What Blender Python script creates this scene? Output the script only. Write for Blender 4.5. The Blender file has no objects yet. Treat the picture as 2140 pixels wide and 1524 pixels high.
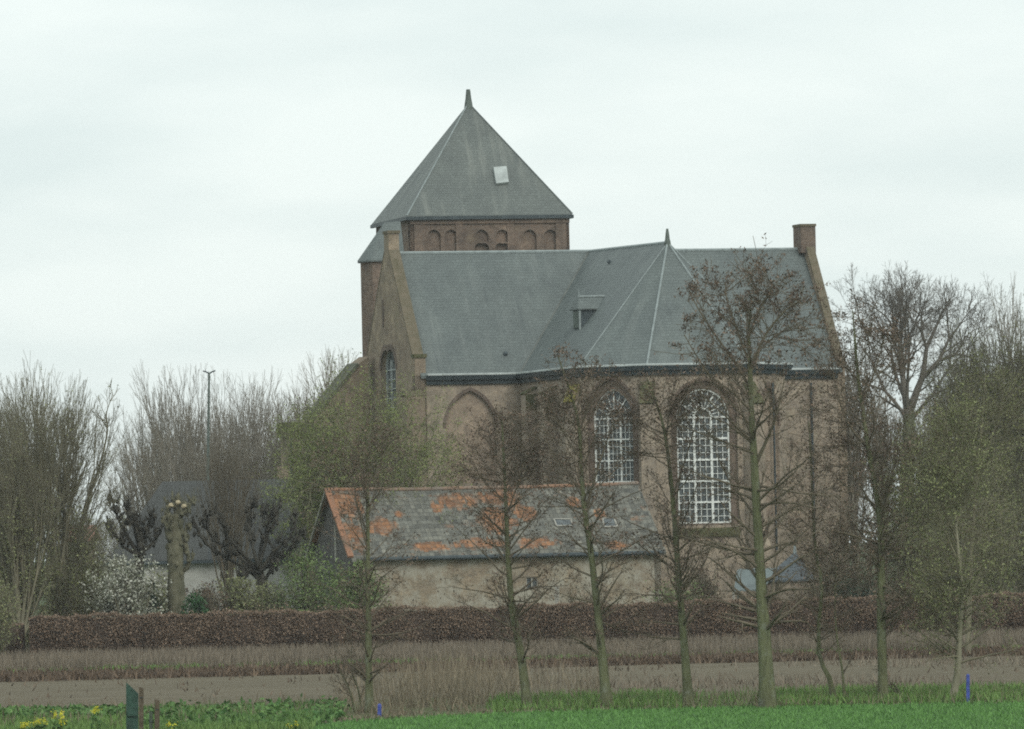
import bpy, math, random
import numpy as np
from mathutils import Vector, Matrix
from mathutils.geometry import tessellate_polygon

S = bpy.context.scene
COL = S.collection
rad = math.radians

# ------------------------------------------------------------------ camera
FPX = 13300.0          # focal length in photo pixels (photo 2140 wide)
HC = 5.56              # camera on a low dike
PITCH = math.atan((1110 - 762) / FPX)
ROLL = rad(1.3)
_F = Vector((0, math.cos(PITCH), math.sin(PITCH)))
_U0 = Vector((0, -math.sin(PITCH), math.cos(PITCH)))
_R0 = Vector((1, 0, 0))
_U = _U0 * math.cos(ROLL) + _R0 * math.sin(ROLL)
_R = _R0 * math.cos(ROLL) - _U0 * math.sin(ROLL)
CAM = Vector((0, 0, HC))
cd = bpy.data.cameras.new("camera")
cd.sensor_width = 36.0
cd.lens = FPX / 2140 * 36.0
cd.clip_start = 1.0
cd.clip_end = 20000
cam = bpy.data.objects.new("camera", cd)
COL.objects.link(cam)
M = Matrix.Identity(4)
for i in range(3):
    M[i][0] = _R[i]; M[i][1] = _U[i]; M[i][2] = -_F[i]; M[i][3] = CAM[i]
cam.matrix_world = M
S.camera = cam

# ------------------------------------------------------------------ world: overcast sky
SUN_EL, SUN_AZ = rad(36), rad(152)      # azimuth clockwise from +Y: behind the camera, to the right
w = bpy.data.worlds.new("World"); S.world = w; w.use_nodes = True
nt = w.node_tree; nt.nodes.clear()
out = nt.nodes.new("ShaderNodeOutputWorld")
bg = nt.nodes.new("ShaderNodeBackground"); bg.inputs[1].default_value = 0.1
sky = nt.nodes.new("ShaderNodeTexSky"); sky.sky_type = 'NISHITA'; sky.sun_disc = False
sky.sun_elevation = SUN_EL; sky.sun_rotation = SUN_AZ; sky.air_density = 1.0; sky.dust_density = 2.0
tc = nt.nodes.new("ShaderNodeTexCoord")
mp = nt.nodes.new("ShaderNodeMapping"); mp.inputs['Scale'].default_value = (7, 7, 26)
nz = nt.nodes.new("ShaderNodeTexNoise"); nz.inputs['Scale'].default_value = 1.6; nz.inputs['Detail'].default_value = 5
nz.inputs['Roughness'].default_value = 0.5
cr = nt.nodes.new("ShaderNodeValToRGB")
cr.color_ramp.elements[0].position = 0.36; cr.color_ramp.elements[0].color = (7.3, 8.25, 8.15, 1)
cr.color_ramp.elements[1].position = 0.62; cr.color_ramp.elements[1].color = (8.6, 9.35, 9.1, 1)
mx = nt.nodes.new("ShaderNodeMix"); mx.data_type = 'RGBA'; mx.inputs[0].default_value = 0.93
L = nt.links.new
L(tc.outputs['Generated'], mp.inputs[0]); L(mp.outputs[0], nz.inputs[0]); L(nz.outputs[0], cr.inputs[0])
L(sky.outputs[0], mx.inputs[6]); L(cr.outputs[0], mx.inputs[7]); L(mx.outputs[2], bg.inputs[0]); L(bg.outputs[0], out.inputs[0])

sl = bpy.data.lights.new("sun", 'SUN'); sl.energy = 1.15; sl.angle = rad(30); sl.color = (1, 0.96, 0.88)
so = bpy.data.objects.new("sun", sl); COL.objects.link(so)
so.location = (30, 0, 60)
_sd = Vector((math.sin(SUN_AZ) * math.cos(SUN_EL), math.cos(SUN_AZ) * math.cos(SUN_EL), math.sin(SUN_EL)))
so.rotation_euler = _sd.to_track_quat('Z', 'Y').to_euler()

S.view_settings.view_transform = 'Standard'
S.view_settings.look = 'None'
S.view_settings.exposure = 0.15
S.view_settings.gamma = 1.0
S.render.engine = 'CYCLES'
S.cycles.max_bounces = 5
S.cycles.diffuse_bounces = 3
S.cycles.use_denoising = False
S.cycles.pixel_filter_type = 'BLACKMAN_HARRIS'
S.cycles.filter_width = 1.9

# ------------------------------------------------------------------ pixel <-> place helpers
def ray(px, py):
    return _F + _R * ((px - 1070) / FPX) + _U * ((762 - py) / FPX)
def W(px, py, Y):
    d = ray(px, py); return CAM + d * (Y / d.y)
def G(px, py, z=0.0):                      # where the ray meets the ground
    d = ray(px, py); return CAM + d * ((z - HC) / d.z)
def hit(px, py, p, n):
    d = ray(px, py); return CAM + d * ((p - CAM).dot(n) / d.dot(n))
def base(px, Y):                            # ground point seen in column px at distance Y
    d = ray(px, 1300); x = d.x / d.y * Y
    for _ in range(3):
        q = Vector((x, Y, 0)) - CAM
        cpx = 1070 + FPX * q.dot(_R) / q.dot(_F); x += (px - cpx) * Y / FPX
    return Vector((x, Y, 0))

# ------------------------------------------------------------------ object helpers
ROOT = {}
def tag(o, label=None, cat=None, group=None, kind=None):
    if label: o['label'] = label
    if cat: o['category'] = cat
    if group: o['group'] = group
    if kind: o['kind'] = kind
    return o
def thing(name, loc, label, cat, group=None):
    o = bpy.data.objects.new(name, None); COL.objects.link(o)
    o.empty_display_size = 0.5
    o.location = loc; ROOT[o.name] = Vector(loc)
    return tag(o, label, cat, group)
def link_mesh(name, me, mats, parent):
    o = bpy.data.objects.new(name, me); COL.objects.link(o)
    for m in (mats if isinstance(mats, (list, tuple)) else [mats]): me.materials.append(m)
    if parent is not None:
        o.parent = parent; ROOT[o.name] = ROOT[parent.name]
    else:
        ROOT[o.name] = Vector((0, 0, 0))
    return o
def copy_thing(src, name, loc, rotz=0.0, scale=1.0, label=None, cat=None, group=None):
    r = src.copy(); COL.objects.link(r); r.name = name
    r.location = loc; r.rotation_euler = (0, 0, rotz); r.scale = (scale,) * 3 if not isinstance(scale, tuple) else scale
    for ch in list(src.children):
        c = ch.copy(); COL.objects.link(c); c.parent = r
        for g in list(ch.children):
            d = g.copy(); COL.objects.link(d); d.parent = c
    return tag(r, label, cat, group)

class MB:
    """collects polygons, then becomes ONE mesh object"""
    def __init__(s): s.v = []; s.f = []
    def face(s, pts):
        i = len(s.v); s.v += [tuple(p) for p in pts]; s.f.append(list(range(i, i + len(pts)))); return s
    def prism(s, pts, ext):                   # pts polygon, swept by ext
        a = [Vector(p) for p in pts]; e = Vector(ext)
        nv = sum(((a[k] - a[0]).cross(a[k + 1] - a[0]) for k in range(1, len(a) - 1)), Vector((0, 0, 0)))
        if nv.dot(e) > 0: a.reverse()
        b = [p + e for p in a]; n = len(a); i = len(s.v)
        s.v += [tuple(p) for p in a + b]
        s.f.append(list(range(i, i + n))); s.f.append([i + n + k for k in reversed(range(n))])
        for k in range(n):
            q = (k + 1) % n; s.f.append([i + q, i + k, i + n + k, i + n + q])
        return s
    def box(s, c, ex, ey, ez):                # centre and three half-axes
        c = Vector(c); ex = Vector(ex); ey = Vector(ey); ez = Vector(ez)
        return s.prism([c - ex - ey - ez, c + ex - ey - ez, c + ex + ey - ez, c - ex + ey - ez], ez * 2)
    def beam(s, p0, p1, wd, ht, up=Vector((0, 0, 1))):
        p0 = Vector(p0); p1 = Vector(p1); d = (p1 - p0).normalized()
        sd = d.cross(Vector(up))
        if sd.length < 1e-4: sd = d.cross(Vector((1, 0, 0)))
        sd.normalize(); u = sd.cross(d).normalized()
        return s.prism([p0 - sd * wd / 2 - u * ht / 2, p0 + sd * wd / 2 - u * ht / 2, p0 + sd * wd / 2 + u * ht / 2, p0 - sd * wd / 2 + u * ht / 2], p1 - p0)
    def tube(s, pts, rs, k=8, cap=True):
        pts = [Vector(p) for p in pts]; n = len(pts); i0 = len(s.v)
        for j, p in enumerate(pts):
            t = (pts[min(j + 1, n - 1)] - pts[max(j - 1, 0)]).normalized()
            a = t.cross(Vector((0.31, 0.92, 0.23)));
            if a.length < 1e-3: a = t.cross(Vector((1, 0, 0)))
            a.normalize(); b = t.cross(a)
            for q in range(k):
                an = 2 * math.pi * q / k
                s.v.append(tuple(p + (a * math.cos(an) + b * math.sin(an)) * rs[j]))
        for j in range(n - 1):
            for q in range(k):
                r_ = (q + 1) % k
                s.f.append([i0 + j * k + q, i0 + j * k + r_, i0 + (j + 1) * k + r_, i0 + (j + 1) * k + q])
        if cap:
            s.f.append([i0 + q for q in reversed(range(k))]); s.f.append([i0 + (n - 1) * k + q for q in range(k)])
        return s
    def ball(s, c, rx, ry, rz, rng=None, jit=0.0, nu=9, nv=6):
        i0 = len(s.v); c = Vector(c)
        for a in range(nv + 1):
            th = math.pi * a / nv
            for b in range(nu):
                ph = 2 * math.pi * b / nu
                k = 1 + (rng.uniform(-jit, jit) if rng else 0)
                s.v.append((c.x + rx * k * math.sin(th) * math.cos(ph), c.y + ry * k * math.sin(th) * math.sin(ph), c.z + rz * k * math.cos(th)))
        for a in range(nv):
            for b in range(nu):
                b2 = (b + 1) % nu
                s.f.append([i0 + a * nu + b, i0 + (a + 1) * nu + b, i0 + (a + 1) * nu + b2, i0 + a * nu + b2])
        return s
    def build(s, name, mat, parent=None, smooth=False):
        me = bpy.data.meshes.new(name)
        off = ROOT[parent.name] if parent is not None else Vector((0, 0, 0))
        me.from_pydata([(a - off.x, b - off.y, c - off.z) for a, b, c in s.v], [], s.f)
        me.validate(); me.update()
        if smooth:
            me.polygons.foreach_set('use_smooth', [True] * len(me.polygons))
        return link_mesh(name, me, mat, parent)

class NM:
    """numpy quads with a material number each, for plants"""
    def __init__(s): s.v = []; s.q = []; s.m = []; s.n = 0
    def add(s, v, q, m=0):
        if len(v) == 0: return s
        s.v.append(v.reshape(-1, 3)); s.q.append(q.reshape(-1, 4) + s.n); s.m.append(np.full(len(q.reshape(-1, 4)), m, dtype=np.int32)); s.n += len(v.reshape(-1, 3)); return s
    def build(s, name, mats, parent=None, smooth=False):
        v = np.concatenate(s.v).astype(np.float32); q = np.concatenate(s.q).astype(np.int32); m = np.concatenate(s.m)
        if parent is not None:
            o = ROOT[parent.name]; v = v - np.array([o.x, o.y, o.z], dtype=np.float32)
        me = bpy.data.meshes.new(name)
        me.vertices.add(len(v)); me.vertices.foreach_set('co', v.ravel())
        me.loops.add(len(q) * 4); me.loops.foreach_set('vertex_index', q.ravel())
        me.polygons.add(len(q))
        me.polygons.foreach_set('loop_start', np.arange(0, len(q) * 4, 4, dtype=np.int32))
        me.polygons.foreach_set('loop_total', np.full(len(q), 4, dtype=np.int32))
        me.polygons.foreach_set('material_index', m)
        if smooth: me.polygons.foreach_set('use_smooth', np.ones(len(q), dtype=bool))
        me.update(calc_edges=True)
        return link_mesh(name, me, mats, parent)

def unit(a):
    return a / np.maximum(np.linalg.norm(a, axis=-1, keepdims=True), 1e-9)
def tubes(pts, rad_, k=3):
    """pts (N,n,3), rad_ (N,n) -> verts, quads"""
    N, n, _ = pts.shape
    T = np.empty_like(pts); T[:, 1:-1] = pts[:, 2:] - pts[:, :-2]; T[:, 0] = pts[:, 1] - pts[:, 0]; T[:, -1] = pts[:, -1] - pts[:, -2]
    T = unit(T)
    A = unit(np.cross(T, np.array([0.31, 0.92, 0.23]))); B = np.cross(T, A)
    an = np.arange(k) * 2 * np.pi / k
    v = pts[:, :, None, :] + rad_[:, :, None, None] * (A[:, :, None, :] * np.cos(an)[None, None, :, None] + B[:, :, None, :] * np.sin(an)[None, None, :, None])
    idx = np.arange(N * n * k).reshape(N, n, k)
    a = idx[:, :-1, :]; b = np.roll(a, -1, axis=2); d = idx[:, 1:, :]; c = np.roll(d, -1, axis=2)
    return v.reshape(-1, 3), np.stack([a, b, c, d], axis=-1).reshape(-1, 4)
def leafs(rng, c, size, asp=1.6, droop=0.0):
    """one small quad at each centre"""
    N = len(c); s = size * rng.uniform(0.6, 1.35, (N, 1))
    a = rng.normal(size=(N, 3)); a[:, 2] -= droop; a = unit(a)
    b = unit(np.cross(a, rng.normal(size=(N, 3))))
    a = a * s * asp / 2; b = b * s / 2
    v = np.stack([c - a, c + b * 0.9, c + a, c - b * 0.9], axis=1)
    return v.reshape(-1, 3), np.arange(N * 4).reshape(N, 4)
def blades(rng, p, h, wd, lean=0.35):
    N = len(p); hh = h * rng.uniform(0.5, 1.2, (N, 1)); az = rng.uniform(0, 2 * np.pi, N)
    side = np.stack([np.cos(az), np.sin(az), np.zeros(N)], 1) * wd * rng.uniform(0.7, 1.3, (N, 1)) / 2
    d = rng.normal(size=(N, 3)) * lean; d[:, 2] = 1; d = unit(d) * hh
    v = np.stack([p - side, p + side, p + d + side * 0.25, p + d - side * 0.25], axis=1)
    return v.reshape(-1, 3), np.arange(N * 4).reshape(N, 4)

def grow_paths(rng, st, dr, ln, n, bend, wig):
    N = len(st); pts = np.empty((N, n, 3)); pts[:, 0] = st; d = unit(dr); seg = (ln / (n - 1))[:, None]
    up = np.array([0, 0, 1.0])
    for k in range(1, n):
        d = unit(d + up * bend + rng.normal(size=(N, 3)) * wig); pts[:, k] = pts[:, k - 1] + d * seg
    return pts
def sprout(rng, par, prad, plen, lv):
    """children of the paths par: lv = per, t, ang, ratio / prof, n, bend, wig, rk, rmin"""
    N, n, _ = par.shape; per = lv['per']
    lo, hi = lv['t']; t = rng.uniform(lo, hi, (N, per)) ** lv.get('pw', 1.0)
    f = t * (n - 1); i = np.minimum(f.astype(int), n - 2); fr = (f - i)[..., None]
    ar = np.arange(N)[:, None]
    p = par[ar, i] * (1 - fr) + par[ar, i + 1] * fr
    T = unit(par[ar, i + 1] - par[ar, i])
    r = prad[ar, i] * (1 - fr[..., 0]) + prad[ar, i + 1] * fr[..., 0]
    q = rng.normal(size=T.shape); q = unit(q - (q * T).sum(-1, keepdims=True) * T)
    a = np.radians(rng.normal(lv['ang'][0], lv['ang'][1], t.shape))[..., None]
    d = T * np.cos(a) + q * np.sin(a)
    if 'prof' in lv: ln = lv['prof'](t) * rng.uniform(0.6, 1.2, t.shape)
    else: ln = plen[:, None] * lv['ratio'] * (1 - 0.55 * t) * rng.uniform(0.6, 1.3, t.shape)
    p = p.reshape(-1, 3); d = d.reshape(-1, 3); ln = ln.reshape(-1); r = r.reshape(-1)
    if 'ref' in lv and plen is not None:
        kp = np.repeat(rng.uniform(size=(N, per)) < np.clip(plen[:, None] / lv['ref'], .38, 1), 1, 1).reshape(-1); kp[0] = True
        p, d, ln, r = p[kp], d[kp], ln[kp], r[kp]
    pts = grow_paths(rng, p, d, ln, lv['n'], lv['bend'], lv['wig'])
    r0 = np.maximum(r * lv['rk'], lv['rmin']); tt = np.linspace(0, 1, lv['n'])[None, :]
    rr = np.maximum(r0[:, None] * (1 - 0.8 * tt), lv['rmin'] * 0.8)
    return pts, rr, ln
def smooth_path(P, m=14):
    P = np.array([[p[0], p[1], p[2]] for p in P], float); k = len(P)
    t = np.linspace(0, k - 1, m); i = np.minimum(t.astype(int), k - 2); u = (t - i)[:, None]
    p0 = P[np.maximum(i - 1, 0)]; p1 = P[i]; p2 = P[i + 1]; p3 = P[np.minimum(i + 2, k - 1)]
    return 0.5 * (2 * p1 + (p2 - p0) * u + (2 * p0 - 5 * p1 + 4 * p2 - p3) * u ** 2 + (3 * p1 - p0 - 3 * p2 + p3) * u ** 3)

def make_tree(name, label, cat, group, seed, stems, levels, mats, buds=None, bark=None, loc=None, kt=9):
    """stems: list of (points, r0, r1). The first is the trunk; the others are limbs (part of the crown)."""
    rng = np.random.default_rng(seed)
    loc = loc if loc is not None else Vector(stems[0][0][0])
    root = thing(name, loc, label, cat, group)
    crown = NM(); tr = NM(); last = []; ends = []
    for si, (P, r0, r1) in enumerate(stems):
        P = smooth_path(P, 16); m = len(P); tt = np.linspace(0, 1, m)
        R = r0 + (r1 - r0) * tt ** 0.8
        if si == 0: R = R * (1 + 0.35 * np.exp(-tt * 22))
        R = R * (1 + rng.normal(0, 0.035, m))
        v, q = tubes(P[None], R[None], kt if si == 0 else 7)
        (tr if si == 0 else crown).add(v, q, 0)
        ln = np.linalg.norm(np.diff(P, axis=0), axis=1).sum()
        par, pr, pl = P[None], R[None], np.array([ln])
        for li, lv in enumerate(levels):
            lv2 = dict(lv)
            if li == 0 and si > 0: lv2['per'] = max(2, int(lv['per'] * lv.get('limbk', 1.0))); lv2['t'] = lv.get('limbt', (0.3, 1.0)); lv2['prof'] = (lambda f0, k_: (lambda t: f0(t) * k_))(lv['prof'], lv.get('limbl', 1.0))
            par, pr, pl = sprout(rng, par, pr, pl, lv2)
            v, q = tubes(par, pr, 4 if li == 0 else 3); crown.add(v, q, 0)
            if buds and li >= buds.get('from', len(levels) - 1):
                nb = int(len(par) * buds['per']); i = rng.integers(0, len(par), nb); j = rng.integers(1, par.shape[1], nb)
                c = par[i, j] + rng.normal(size=(nb, 3)) * buds.get('jit', 0.03)
                if 'keep' in buds: c = c[buds['keep'](c, rng)]
                v, q = leafs(rng, c, buds['size'], buds.get('asp', 1.6), buds.get('droop', 0)); crown.add(v, q, 1)
    tr.build('trunk', bark or mats[0], root, smooth=True)
    crown.build('crown', mats, root)
    return root

# ------------------------------------------------------------------ materials
def mat(name, rough=0.85, spec=0.25):
    m = bpy.data.materials.new(name); m.use_nodes = True
    n = m.node_tree.nodes; b = n['Principled BSDF']; b.inputs['Roughness'].default_value = rough
    b.inputs['Specular IOR Level'].default_value = spec
    return m, m.node_tree, b
def N(t, typ, **kw):
    n = t.nodes.new(typ)
    for k, v in kw.items():
        if hasattr(n, k): setattr(n, k, v)
        else: n.inputs[k.replace('_', ' ')].default_value = v
    return n
def mixc(t, fac, a, b, mode='MIX'):
    m = t.nodes.new('ShaderNodeMix'); m.data_type = 'RGBA'; m.blend_type = mode
    for idx, val in ((0, fac), (6, a), (7, b)):
        if hasattr(val, 'is_output'): t.links.new(val, m.inputs[idx])
        else: m.inputs[idx].default_value = val if idx == 0 else (*val, 1) if len(val) == 3 else val
    return m.outputs[2]
def ramp(t, src, p0, p1, c0=(0, 0, 0), c1=(1, 1, 1)):
    r = t.nodes.new('ShaderNodeValToRGB'); e = r.color_ramp.elements
    e[0].position = p0; e[1].position = p1; e[0].color = (*c0, 1); e[1].color = (*c1, 1)
    t.links.new(src, r.inputs[0]); return r.outputs[0]
def noise(t, vec, scale, detail=4, rough=0.55):
    n = t.nodes.new('ShaderNodeTexNoise'); n.inputs['Scale'].default_value = scale
    n.inputs['Detail'].default_value = detail; n.inputs['Roughness'].default_value = rough
    if vec is not None: t.links.new(vec, n.inputs['Vector'])
    return n.outputs[0]
def wallvec(t, su=1.0, sv=1.0):
    """(along the wall, height) in metres from position and the face's true normal"""
    g = t.nodes.new('ShaderNodeNewGeometry')
    c = N(t, 'ShaderNodeVectorMath', operation='CROSS_PRODUCT'); c.inputs[1].default_value = (0, 0, 1)
    t.links.new(g.outputs['True Normal'], c.inputs[0])
    nn = N(t, 'ShaderNodeVectorMath', operation='NORMALIZE'); t.links.new(c.outputs[0], nn.inputs[0])
    d = N(t, 'ShaderNodeVectorMath', operation='DOT_PRODUCT'); t.links.new(nn.outputs[0], d.inputs[0]); t.links.new(g.outputs['Position'], d.inputs[1])
    s = t.nodes.new('ShaderNodeSeparateXYZ'); t.links.new(g.outputs['Position'], s.inputs[0])
    k = t.nodes.new('ShaderNodeCombineXYZ'); t.links.new(d.outputs['Value'], k.inputs[0]); t.links.new(s.outputs[2], k.inputs[1])
    m = t.nodes.new('ShaderNodeMapping'); m.inputs['Scale'].default_value = (su, sv, 1); t.links.new(k.outputs[0], m.inputs[0])
    return m.outputs[0], g.outputs['Position']
def bump(t, b, h, strength=0.4, dist=0.02):
    n = t.nodes.new('ShaderNodeBump'); n.inputs['Strength'].default_value = strength; n.inputs['Distance'].default_value = dist
    t.links.new(h, n.inputs['Height']); t.links.new(n.outputs[0], b.inputs['Normal'])

def bark_mat(name, c1, c2, lich):
    m, t, b = mat(name, 0.92, 0.1); g = t.nodes.new('ShaderNodeNewGeometry')
    mp_ = t.nodes.new('ShaderNodeMapping'); mp_.inputs['Scale'].default_value = (7, 7, 1.4); t.links.new(g.outputs['Position'], mp_.inputs[0])
    c = ramp(t, noise(t, mp_.outputs[0], 1.6, 6, 0.7), 0.35, 0.65, c1, c2)
    c = mixc(t, ramp(t, noise(t, g.outputs['Position'], 2.6, 5, 0.7), 0.55, 0.66, (0, 0, 0), (0.8,) * 3), c, lich)
    c = mixc(t, ramp(t, noise(t, g.outputs['Position'], 1.1, 4, 0.7), 0.54, 0.7, (0, 0, 0), (0.7,) * 3), c, (0.085, 0.08, 0.062))
    t.links.new(c, b.inputs['Base Color']); bump(t, b, noise(t, mp_.outputs[0], 2.5, 5, 0.7), 0.9, 0.05); return m
def brick_mat(name, c1, c2, mortar, stain, lichen=(0.30, 0.30, 0.2), lich=0.35, pale=None):
    m, t, b = mat(name, 0.9, 0.15)
    uv, pos = wallvec(t)
    br = t.nodes.new('ShaderNodeTexBrick'); t.links.new(uv, br.inputs['Vector'])
    br.inputs['Color1'].default_value = (*c1, 1); br.inputs['Color2'].default_value = (*c2, 1); br.inputs['Mortar'].default_value = (*mortar, 1)
    br.inputs['Scale'].default_value = 1.0; br.inputs['Brick Width'].default_value = 0.23; br.inputs['Row Height'].default_value = 0.075
    br.inputs['Mortar Size'].default_value = 0.007; br.inputs['Bias'].default_value = -0.1
    col = br.outputs[0]
    col = mixc(t, ramp(t, noise(t, pos, 0.45, 6, 0.65), 0.38, 0.66), col, stain)
    col = mixc(t, ramp(t, noise(t, pos, 2.2, 5, 0.7), 0.3, 0.75, (0.7, 0.7, 0.7), (1.25, 1.22, 1.18)), col, (0, 0, 0), 'MIX') if False else col
    mm = mixc(t, 1.0, col, ramp(t, noise(t, pos, 1.7, 6, 0.7), 0.32, 0.72, (0.66, 0.66, 0.68), (1.3, 1.26, 1.2)), 'MULTIPLY')
    big = mixc(t, 1.0, mm, ramp(t, noise(t, uv, 9.0, 2, 0.6), 0.3, 0.7, (0.85, 0.85, 0.86), (1.14, 1.13, 1.1)), 'MULTIPLY')
    ms = t.nodes.new('ShaderNodeMapping'); ms.inputs['Scale'].default_value = (1.6, 0.14, 1); t.links.new(uv, ms.inputs[0])
    big = mixc(t, ramp(t, noise(t, ms.outputs[0], 1.0, 5, 0.7), 0.52, 0.72, (0, 0, 0), (0.5,) * 3), big, tuple(x * .68 for x in stain))
    fac = ramp(t, noise(t, pos, 0.9, 6, 0.7), 0.56, 0.74, (0, 0, 0), (lich, lich, lich))
    c = mixc(t, fac, big, lichen)
    if pale:
        c = mixc(t, ramp(t, noise(t, pos, 0.9, 7, 0.76), 0.44, 0.58), c, pale)
        c = mixc(t, ramp(t, noise(t, pos, 3.1, 6, 0.8), 0.52, 0.66, (0, 0, 0), (0.7,) * 3), c, (0.15, 0.135, 0.10))
    t.links.new(c, b.inputs['Base Color']); bump(t, b, br.outputs[1], -0.3, 0.01)
    return m
def slate_mat(name, base_, light, rowh=0.16, streak=0.55, lichen=(0.33, 0.33, 0.24), dark=(0.07, 0.085, 0.09)):
    m, t, b = mat(name, 0.62, 0.35)
    uv, pos = wallvec(t)
    br = t.nodes.new('ShaderNodeTexBrick'); t.links.new(uv, br.inputs['Vector'])
    br.inputs['Color1'].default_value = (*base_, 1); br.inputs['Color2'].default_value = (*[x * 0.84 for x in base_], 1)
    br.inputs['Mortar'].default_value = (*[x * 0.62 for x in base_], 1)
    br.inputs['Scale'].default_value = 1.0; br.inputs['Brick Width'].default_value = 0.25; br.inputs['Row Height'].default_value = rowh
    br.inputs['Mortar Size'].default_value = 0.012
    mpn = t.nodes.new('ShaderNodeMapping'); mpn.inputs['Scale'].default_value = (1.5, 0.16, 1); t.links.new(uv, mpn.inputs[0])
    st = noise(t, mpn.outputs[0], 1.0, 5, 0.65)
    c = mixc(t, ramp(t, st, 0.52, 0.78, (0, 0, 0), (streak,) * 3), br.outputs[0], light)
    c = mixc(t, ramp(t, noise(t, mpn.outputs[0], 1.9, 4, 0.6), 0.60, 0.72, (0, 0, 0), (0.5,) * 3), c, dark)
    c = mixc(t, 1.0, c, ramp(t, noise(t, pos, 0.5, 5, 0.6), 0.3, 0.7, (0.86, 0.87, 0.88), (1.12, 1.12, 1.1)), 'MULTIPLY')
    c = mixc(t, ramp(t, noise(t, pos, 3.5, 5, 0.75), 0.64, 0.76, (0, 0, 0), (0.4,) * 3), c, lichen)
    t.links.new(c, b.inputs['Base Color']); bump(t, b, br.outputs[1], -0.35, 0.01)
    return m
def plain(name, col, var=0.25, scale=6.0, rough=0.7, spec=0.3, col2=None):
    m, t, b = mat(name, rough, spec)
    g = t.nodes.new('ShaderNodeNewGeometry'); pos = g.outputs['Position']
    f = noise(t, pos, scale, 5, 0.65)
    c2 = col2 or tuple(min(1, x * (1 + var)) for x in col)
    c1 = col if col2 else tuple(x * (1 - var) for x in col)
    t.links.new(ramp(t, f, 0.32, 0.68, c1, c2), b.inputs['Base Color'])
    return m
def leaf_mat(name, c1, c2, rough=0.75, trans=0.0):
    m, t, b = mat(name, rough, 0.2)
    g = t.nodes.new('ShaderNodeNewGeometry')
    r = t.nodes.new('ShaderNodeValToRGB'); r.color_ramp.elements[0].color = (*c1, 1); r.color_ramp.elements[1].color = (*c2, 1)
    t.links.new(g.outputs['Random Per Island'], r.inputs[0])
    c = mixc(t, 1.0, r.outputs[0], ramp(t, noise(t, g.outputs['Position'], 1.1, 4, 0.6), 0.3, 0.7, (0.7, 0.7, 0.7), (1.3, 1.3, 1.3)), 'MULTIPLY')
    t.links.new(c, b.inputs['Base Color']); return m

MT = {}
MT['brick'] = brick_mat('church_brick', (0.365, 0.305, 0.245), (0.285, 0.236, 0.19), (0.40, 0.37, 0.315), (0.30, 0.255, 0.205))
MT['gable_brick'] = brick_mat('gable_brick', (0.325, 0.265, 0.195), (0.255, 0.205, 0.152), (0.34, 0.31, 0.25), (0.235, 0.19, 0.15), (0.27, 0.25, 0.13), 0.4)
MT['tower_brick'] = brick_mat('tower_brick', (0.215, 0.155, 0.122), (0.15, 0.113, 0.094), (0.28, 0.24, 0.20), (0.115, 0.096, 0.084), (0.30, 0.23, 0.15), 0.45)
MT['dark_brick'] = brick_mat('dark_brick', (0.20, 0.155, 0.125), (0.15, 0.116, 0.098), (0.23, 0.195, 0.165), (0.125, 0.102, 0.086), (0.16, 0.14, 0.1), 0.3)
MT['niche_brick'] = brick_mat('niche_brick', (0.38, 0.305, 0.235), (0.29, 0.23, 0.178), (0.42, 0.37, 0.31), (0.29, 0.235, 0.19))
MT['barn_brick'] = brick_mat('barn_brick', (0.30, 0.24, 0.175), (0.22, 0.175, 0.13), (0.37, 0.34, 0.28), (0.30, 0.26, 0.19), (0.30, 0.30, 0.17), 0.4, pale=(0.36, 0.338, 0.28))
MT['slate'] = slate_mat('roof_slate', (0.134, 0.158, 0.156), (0.205, 0.226, 0.218))
MT['apse_slate'] = MT['slate']
MT['tower_slate'] = slate_mat('tower_slate', (0.138, 0.157, 0.150), (0.25, 0.265, 0.24), streak=0.75)
MT['house_tile'] = slate_mat('house_tile', (0.058, 0.061, 0.059), (0.08, 0.083, 0.08), rowh=0.3, streak=0.3, lichen=(0.09, 0.1, 0.1), dark=(0.03, 0.04, 0.05))
MT['lead'] = plain('lead', (0.26, 0.30, 0.30), 0.2, 3.0, 0.55)
MT['gutter'] = plain('gutter_paint', (0.045, 0.062, 0.07), 0.25, 2.0, 0.5)
MT['gutter_lip'] = plain('gutter_lip', (0.42, 0.46, 0.45), 0.25, 1.3, 0.5)
MT['white'] = plain('white_paint', (0.74, 0.77, 0.74), 0.14, 5.0, 0.55)
MT['valley'] = plain('valley_lead', (0.12, 0.13, 0.12), 0.3, 2.0, 0.7)
MT['copper'] = plain('weathered_copper', (0.10, 0.125, 0.11), 0.3, 6.0, 0.6)
MT['moss'] = plain('moss', (0.06, 0.07, 0.035), 0.5, 3.0, 0.95, 0.1, col2=(0.135, 0.125, 0.07))
MT['yellow_moss'] = plain('yellow_lichen', (0.22, 0.20, 0.05), 0.3, 5.0, 0.95, 0.1)
MT['annex_roof'] = plain('annex_roof', (0.065, 0.07, 0.045), 0.3, 2.0, 0.8, col2=(0.125, 0.13, 0.095))
MT['coping'] = plain('coping_stone', (0.11, 0.10, 0.065), 0.35, 2.4, 0.9, 0.15, col2=(0.18, 0.15, 0.11))
def glass_mat():
    m, t, b = mat('old_glass', 0.22, 0.5)
    g = t.nodes.new('ShaderNodeNewGeometry')
    t.links.new(ramp(t, noise(t, g.outputs['Position'], 3.2, 3, 0.6), 0.35, 0.68, (0.05, 0.06, 0.064), (0.13, 0.15, 0.155)), b.inputs['Base Color'])
    vo = t.nodes.new('ShaderNodeTexVoronoi'); vo.inputs['Scale'].default_value = 3.4; t.links.new(g.outputs['Position'], vo.inputs['Vector'])
    bump(t, b, vo.outputs['Color'], 0.9, 0.12)
    return m
MT['glass'] = glass_mat()

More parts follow.
